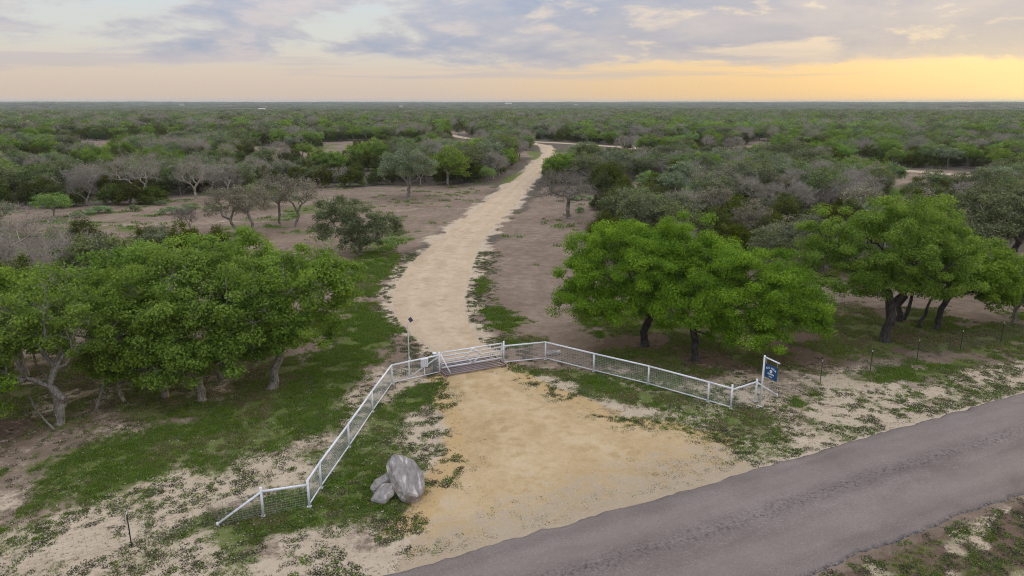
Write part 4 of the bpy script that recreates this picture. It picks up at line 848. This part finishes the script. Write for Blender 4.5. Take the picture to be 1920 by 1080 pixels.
# single shrubs set by eye round the clearing
for kd, v, x, y, sc, sz, lb in [('cedar', 0, -60.6, 107.2, 1.25, .85, 'dark cedar making one end of long low clump under pale tree'), ('cedar', 1, -57.6, 107.0, 1.35, .9, 'dark cedar in middle of long low clump under pale tree'),
   ('cedar', 2, -54.6, 107.6, 1.25, .8, 'dark cedar making other end of long low clump near narrow pale tree'), ('cedar', 3, -75.7, 112, 1.15, .85, 'round dark cedar alone at clearing edge beside lime mesquite'), ('cedar', 0, -70.6, 115, 1.1, .75, 'squat dark cedar between round cedar and pale bare tree'),
   ('cedar', 1, -29.5, 130.3, 1.55, 1.0, 'neat round dark cedar bush at far rim of bare dirt'), ('lime', 0, -61.5, 94.4, 1.1, .9, 'lime green mesquite standing in clearing in front of cedars'), ('lime', 1, -36.4, 104, 1.3, 1.0, 'lime green mesquite behind the four brownish oaks'),
   ('lime', 0, 23.5, 122, 1.0, 1.0, 'lime green mesquite on small grassy gap between two dark cedars'), ('cedar', 2, 17.0, 123, 1.7, 1.5, 'rounded dark cedar at driveway side of small grassy gap'), ('cedar', 3, 29.0, 126, 1.6, 1.4, 'rounded dark cedar at wooded side of small grassy gap'),
   ('cedar', 1, 12.8, 76.0, 1.5, 1.3, 'dark cedar bush at dirt edge behind bright oak'), ('cedar', 2, 11.2, 66.5, 1.2, .9, 'low cedar bush at foot of scrub facing driveway dirt'), ('oak', 1, 13.8, 84, 1.2, 1.1, 'grey green oak at dirt edge behind leafless tree'),
   ('cedar', 0, -36.0, 50.0, 1.3, 1.2, 'dark cedar under pale leafless trees behind thicket'), ('cedar', 3, -41.5, 52.0, 1.4, 1.3, 'dark cedar beside upright pale leafless tree behind thicket'), ('cedar', 2, -30.6, 50.4, 1.2, 1.0, 'dark cedar between leaning pale tree and oak thicket')]:
    nm, cat = {'cedar': ('cedar_tree', 'cedar'), 'lime': ('mesquite_tree', 'mesquite'), 'oak': ('oak_tree', 'oak tree')}[kd]
    place(PROTO[kd][v], nm, lb, cat, None, x, y, v * 1.3, sc, sz)
# oaks lining the driveway on the clearing side and the near rim across from them
for i in range(16):
    t = i / 15; x, y = -12.5 + 12.0 * t + rng.uniform(-1.6, 1.6), 133 + 62 * t + rng.uniform(-2, 2); P_ = PROTO['oak' if i % 4 else 'greenoak']
    place(P_[i % len(P_)], 'oak_tree', 'oak in the line of oaks along driveway beyond bare dirt', 'oak tree', 'oaks lining the driveway', float(x), float(y), i * 1.1, 1.35, 1.4)

# ---- geometry-node scatter, for what nobody could count
def instancer(name, P, rot, scl, idx, protos, label, mat_list):
    col = bpy.data.collections.new(name + '_kinds')
    for i, me in enumerate(protos):
        col.objects.link(bpy.data.objects.new(f'{name}_kind_{i:03d}', me))
    me = bpy.data.meshes.new(name); P = np.asarray(P, np.float32); me.vertices.add(len(P)); me.vertices.foreach_set('co', P.ravel())
    for an, typ, dat in (('rot', 'FLOAT_VECTOR', rot), ('scl', 'FLOAT_VECTOR', scl), ('idx', 'INT', idx)):
        a = me.attributes.new(an, typ, 'POINT'); a.data.foreach_set('vector' if typ == 'FLOAT_VECTOR' else 'value', np.asarray(dat, np.int32 if typ == 'INT' else np.float32).ravel())
    for m in mat_list: me.materials.append(m)
    ng = bpy.data.node_groups.new(name + '_scatter', 'GeometryNodeTree'); ng.interface.new_socket('Geometry', in_out='INPUT', socket_type='NodeSocketGeometry'); ng.interface.new_socket('Geometry', in_out='OUTPUT', socket_type='NodeSocketGeometry')
    N = ng.nodes; L = ng.links; gi = N.new('NodeGroupInput'); go = N.new('NodeGroupOutput'); ip = N.new('GeometryNodeInstanceOnPoints'); ci = N.new('GeometryNodeCollectionInfo')
    ci.inputs[0].default_value = col; ci.inputs['Separate Children'].default_value = True; ci.inputs['Reset Children'].default_value = True
    def na(n, t): k = N.new('GeometryNodeInputNamedAttribute'); k.data_type = t; k.inputs[0].default_value = n; return [o_ for o_ in k.outputs if o_.enabled][0]
    L.new(gi.outputs[0], ip.inputs['Points']); L.new(ci.outputs[0], ip.inputs['Instance']); ip.inputs['Pick Instance'].default_value = True
    L.new(na('idx', 'INT'), ip.inputs['Instance Index']); L.new(na('scl', 'FLOAT_VECTOR'), ip.inputs['Scale'])
    e2r = N.new('FunctionNodeEulerToRotation'); L.new(na('rot', 'FLOAT_VECTOR'), e2r.inputs[0]); L.new(e2r.outputs[0], ip.inputs['Rotation'])
    L.new(ip.outputs[0], go.inputs[0])
    o = link(name, me, kind='stuff', label=label); md = o.modifiers.new('scatter', 'NODES'); md.node_group = ng; return o
def forest():
    protos, index = [], {}
    for tag_, D in (('hi', PROTO), ('lo', LOW)):
        for k in range(6):
            index[(tag_, k)] = []
            for p in D[KINDS[k]]: index[(tag_, k)].append(len(protos)); protos += [p[0][1], p[1][1]]
    P, S, I = [], [], []
    for x, y, k, sc, sz in rest: P.append((x, y)); S.append((sc, sc, sz)); I.append(index[('hi', k)][int(rng.integers(len(index[('hi', k)])))])
    P, S, I = [np.array(P).reshape(-1, 2)], [np.array(S).reshape(-1, 3)], [np.array(I, int)]
    for y0, y1, cell, tag_, f, fh, keep in ((165, 330, 3.5, 'hi', .92, .95, .85), (330, 800, 4.6, 'lo', 1.15, 1.05, .88), (800, 2000, 9.5, 'lo', 2.0, 1.15, .92), (2000, 7500, 34., 'lo', 6.5, 1.25, .95)):
        X, Y = scatter(y0, y1, cell, 42, keep); o_ = allowed(X, Y); X, Y = X[o_], Y[o_]; K = kind_of(X, Y)
        if y0 >= 800: K = np.where(K == 2, 0, K)
        ii = np.array([index[(tag_, k)][h % len(index[(tag_, k)])] for k, h in zip(K, rng.integers(0, 99, len(K)))]); sc = rng.uniform(.85, 1.35, len(X)) * f
        P.append(np.stack([X, Y], 1)); S.append(np.stack([sc, sc, sc / f * fh], 1)); I.append(ii)
    P, S, I = np.concatenate(P), np.concatenate(S), np.concatenate(I)
    Z = terrain(P[:, 0], P[:, 1]); n = len(P); print('FOREST', n)
    rot = np.zeros((n, 3)); rot[:, 2] = rng.uniform(0, 6.28, n)
    dbl = lambda a: np.concatenate([a, a])
    instancer('far_wood', dbl(np.column_stack([P, Z])), dbl(rot), dbl(S), np.concatenate([I, I + 1]), protos, 'endless mixed oak and cedar woodland reaching the horizon', [])
forest()

# ---- grass, weeds, loose stones
def blade_tuft(seed, n, h, spread, w, mat, flat=False):
    r_ = np.random.default_rng(seed); V, F, T = [], [], []
    for i in range(n):
        a = r_.uniform(0, 6.28); p = np.array([math.cos(a), math.sin(a), 0]) * spread * math.sqrt(r_.uniform()); b = r_.uniform(0, 6.28); s = np.array([math.cos(b), math.sin(b), 0]) * w
        ln = np.array([r_.normal() * .5, r_.normal() * .5, 0 if not flat else -.45]) * h; t = p + ln + np.array([0, 0, h * r_.uniform(.55, 1.1)]); m = (p + t) / 2 + np.array([0, 0, h * .15]); k = len(V)
        V += [p - s, p + s, m + s * .8, m - s * .8, t]; F += [(k, k + 1, k + 2, k + 3), (k + 3, k + 2, k + 4, k + 4)]; T += [r_.uniform(0, 1)] * 5
    V = np.array(V); tri = [f[:3] for f in F if f[2] == f[3]]; F3 = []
    for f in F:
        if f[2] == f[3]: F3.append(f[:3])
        else: F3 += [(f[0], f[1], f[2]), (f[0], f[2], f[3])]
    return mesh_np('tuft', V, np.array(F3), mat, False, {'tint': ('FLOAT', np.array(T))})
def sample(n, x0, x1, y0, y1): return rng.uniform(x0, x1, n), rng.uniform(y0, y1, n)
def rot_scl(n, lo, hi, zl=.8, zh=1.2):
    r = np.zeros((n, 3)); r[:, 2] = rng.uniform(0, 6.28, n); s = rng.uniform(lo, hi, n); return r, np.stack([s, s, s * rng.uniform(zl, zh, n)], 1)
def ground_cover():
    X, Y = sample(560000, -34, 42, 15, 72); g, s_, lit, cal, fo = masks(X, Y); st, tt = road_st(X, Y)
    free = ((tt < -.05) | (tt > ROAD_W + .1)) & (sdf(DRIVE_P, X, Y) < -.05) & (np.abs(X) < .80 * Y + 3)
    free &= (rng.uniform(size=X.shape) < 1.1); free &= ~((sdf([(-3.8, 37.3), (-.3, 39.0), (-1.1, 41.1), (-4.6, 39.5)], X, Y) > -.1))
    ap = sdf(APRON_P, X, Y); off = free & (ap < -.05)
    k = off & (rng.uniform(size=X.shape) < np.clip(g * 1.15 - .16, 0, .8) * sstep(fbm(X / .9, Y / .9, 201, 3), .30, .54) * np.where(tt > ROAD_W, .8, 1))
    gx, gy = X[k], Y[k]; r, sc = rot_scl(len(gx), .6, 1.25); sc *= (.75 + .5 * g[k])[:, None]
    far = np.clip(gy / 34, .9, 1.5)[:, None]; sc *= far; print('GRASS', len(gx))
    instancer('grass', np.column_stack([gx, gy, np.full(len(gx), -.004)]), r, sc, np.where(rng.uniform(size=len(gx)) < .05 + .6 * sstep(fbm(gx / 2.6, gy / 2.6, 401, 3), .54, .68) + .45 * lit[k], 3, rng.integers(0, 3, len(gx))), [blade_tuft(1 + i, 16, .075, .13, .010, M['grass']) for i in range(3)] + [blade_tuft(8, 16, .07, .14, .010, M['dry_grass'])], 'short green grass in ragged patches beside the fences', [M['grass']])
    # weed mats: on the gravel verges of the road, apron and driveway
    dd = sdf(DRIVE_P, X, Y); cl = fbm(X / .55, Y / .55, 211, 3); cl2 = fbm(X / 2.2, Y / 2.2, 221, 3)
    band = np.maximum.reduce([sstep(tt, -3.2, -1.0) * (tt < -.15), (tt > ROAD_W + .1) * 1.0, sstep(ap, -3.2, -.6) * (1 - sstep(ap, .1, 1.6)) * (tt < -.6) * 1.1, sstep(dd, -3.0, -1.0) * (dd < .15) * .9, s_ * .75 * (ap < 0), ((tt < -.2) & (tt > -7) & (X < -2)) * .7])
    k = free & (rng.uniform(size=X.shape) < band * .62) & (cl > .47) & (cl2 > .36)
    wx, wy = X[k], Y[k]; r, sc = rot_scl(len(wx), .5, 1.6); print('WEEDS', len(wx))
    instancer('weeds', np.column_stack([wx, wy, np.full(len(wx), .0)]), r, sc, rng.integers(0, 3, len(wx)), [blade_tuft(11 + i, 22, .05, .11, .011, M['weed'], True) for i in range(2)] + [blade_tuft(14, 18, .06, .10, .010, M['grass'], True)], 'dry dark weed mats speckling the gravel verges', [M['weed']])
    # loose chips
    k = free & (rng.uniform(size=X.shape) < np.clip(s_ * .12 * (ap < 0) + (ap > -.3) * .03 + .30 * (np.abs(tt + .25) < .45), 0, .4))
    cx_, cy_ = X[k], Y[k]; r, sc = rot_scl(len(cx_), .2, .85); r[:, 0] = rng.uniform(-.5, .5, len(cx_)); print('CHIPS', len(cx_))
    r_ = np.random.default_rng(5); ch = []
    for i in range(3):
        V = np.array([(x, y, z) for z in (-.5, .5) for x, y in ((-1, -1), (1, -1), (1, 1), (-1, 1))], float) * .035 * r_.uniform(.6, 1.2, (8, 3)); F = np.array([(3, 2, 1, 0), (4, 5, 6, 7), (0, 1, 5, 4), (1, 2, 6, 5), (2, 3, 7, 6), (3, 0, 4, 7)]); ch.append(mesh_np('chip', V, F, M['stone_chip'], False))
    instancer('gravel', np.column_stack([cx_, cy_, np.full(len(cx_), .02)]), r, sc, rng.integers(0, 3, len(cx_)), ch, 'loose pale gravel on the verges and apron', [M['stone_chip']])
    # low pale green plants and tall grass of the clearing
    X, Y = sample(26000, -85, 16, 60, 135); g, s_, lit, cal, fo = masks(X, Y)
    k = (rng.uniform(size=X.shape) < g * .9) & (sdf(DRIVE_P, X, Y) < -1) & (fbm(X / 3, Y / 3, 231, 3) > .47); r, sc = rot_scl(k.sum(), .8, 1.9)
    instancer('clearing_grass', np.column_stack([X[k], Y[k], np.zeros(k.sum())]), r, sc, rng.integers(0, 2, k.sum()), [blade_tuft(31, 22, .16, .30, .022, M['grass']), blade_tuft(32, 20, .12, .32, .022, M['leaf_pale'], True)], 'thin pale grass scattered over the reddish clearing', [M['grass']])
ground_cover()
# low pale shrubs on the clearing
def shrub_parts():
    r_ = np.random.default_rng(77); C = crown_points(r_, [(0, 0, .35, .9, .7, .38)], 26); C[:, 2] = np.maximum(C[:, 2], .12); segs, tips = skeleton(r_, (0, 0, -.1), bend(r_, (0, 0, -.1), (0, 0, .2)), C, .04, .01)
    return [('stem', wood_mesh('shrub_stem', segs, M['bark_grey'])), ('foliage', leaf_mesh('shrub_foliage', tips, r_, 40, .30, .13, M['leaf_pale']))]
sp_ = shrub_parts()
for i, (x, y) in enumerate([(-52.5, 106.0), (-44.2, 121.5), (-46.5, 102.5), (-53.5, 100.0), (-42.6, 100.5), (-57.5, 98.0), (-38.0, 121.0), (-66, 103), (-35.5, 112.5), (-58, 94.5), (-69, 106.5), (-47, 97.5), (9.5, 99), (12.5, 104), (11, 112)]):
    near_dr = x > 0
    place(sp_, 'low_shrub', 'low green shrub on dirt around leafless tree by driveway' if near_dr else 'low pale green shrub scattered over reddish clearing', 'shrub', 'low shrubs by the driveway' if near_dr else 'low shrubs on the clearing', x, y, i * .9, 1.0 + .5 * (i % 3), .9 + .3 * (i % 2))
# dead branch lying at the thicket edge
fb = thing('fallen_branch', 'pale fallen branch lying on leaf litter below ragged forked oak', 'branch', (-21.5, 30.6, .05))
pipe('limb', [(.0, 0, .03), (-.7, .5, .22), (-1.6, 1.2, .55), (-2.3, 1.9, .9)], .05, M['bark_grey'], fb, 7); pipe('twig', [(-1.2, .9, .4), (-1.7, .9, .5), (-2.2, 1.0, .35)], .02, M['bark_grey'], fb, 5)

# ------------------------------------------------------------------ far farm buildings
def barn(label, x, y, L, W, h, rz):
    z = float(terrain(x, y)); b = thing('barn', label, 'barn', (x, y, z), rz)
    box('wall', (L, W, h + 6), M['barn_wall'], b, (0, 0, h / 2 + 1))
    V = [(-L / 2 - .5, -W / 2 - .6, h + 4), (L / 2 + .5, -W / 2 - .6, h + 4), (L / 2 + .5, W / 2 + .6, h + 4), (-L / 2 - .5, W / 2 + .6, h + 4), (-L / 2 - .5, 0, h + 4 + W * .25), (L / 2 + .5, 0, h + 4 + W * .25)]
    me = bpy.data.meshes.new('roof'); me.from_pydata(V, [], [(0, 1, 5, 4), (2, 3, 4, 5), (0, 4, 3), (1, 2, 5), (3, 2, 1, 0)]); me.materials.append(M['roof_metal']); link('roof', me, b)
    box('door', (L * .2, .2, h * .7), M['dark_open'], b, (L * .15, -W / 2 - .12, h * .5 + 3))
for lb, px, d, L in [('long pale roofed barn among distant trees on the skyline', 953, 3600, 32), ('small pale barn on skyline beside the long pale barn', 1080, 3300, 18), ('pale barn in far woods below grey field strip', 752, 2600, 14), ('pale farmhouse in far woods beyond cedar scrub', 490, 1900, 16), ('pale shed on far skyline beyond cedar scrub', 340, 3000, 18)]:
    barn(lb, (px - 960) / 1331 * d * .967, d, L, L * .4, 4.5, .2)

# ------------------------------------------------------------------ air
hz = bpy.data.materials.new('haze'); hz.use_nodes = True; hz.node_tree.nodes.clear(); q = NT(hz.node_tree); pv = q.new('ShaderNodeVolumePrincipled'); pv.inputs['Color'].default_value = (.80, .87, .95, 1); pv.inputs['Density'].default_value = .000095
q.l.new(pv.outputs[0], q.new('ShaderNodeOutputMaterial').inputs['Volume'])
box('haze', (21000, 10400, 60), hz, None, (0, 4700, 0)).location.z = 0.0
hzo = bpy.data.objects['haze']; hzo['kind'] = 'stuff'; hzo['label'] = 'thin bluish air over the woodland'
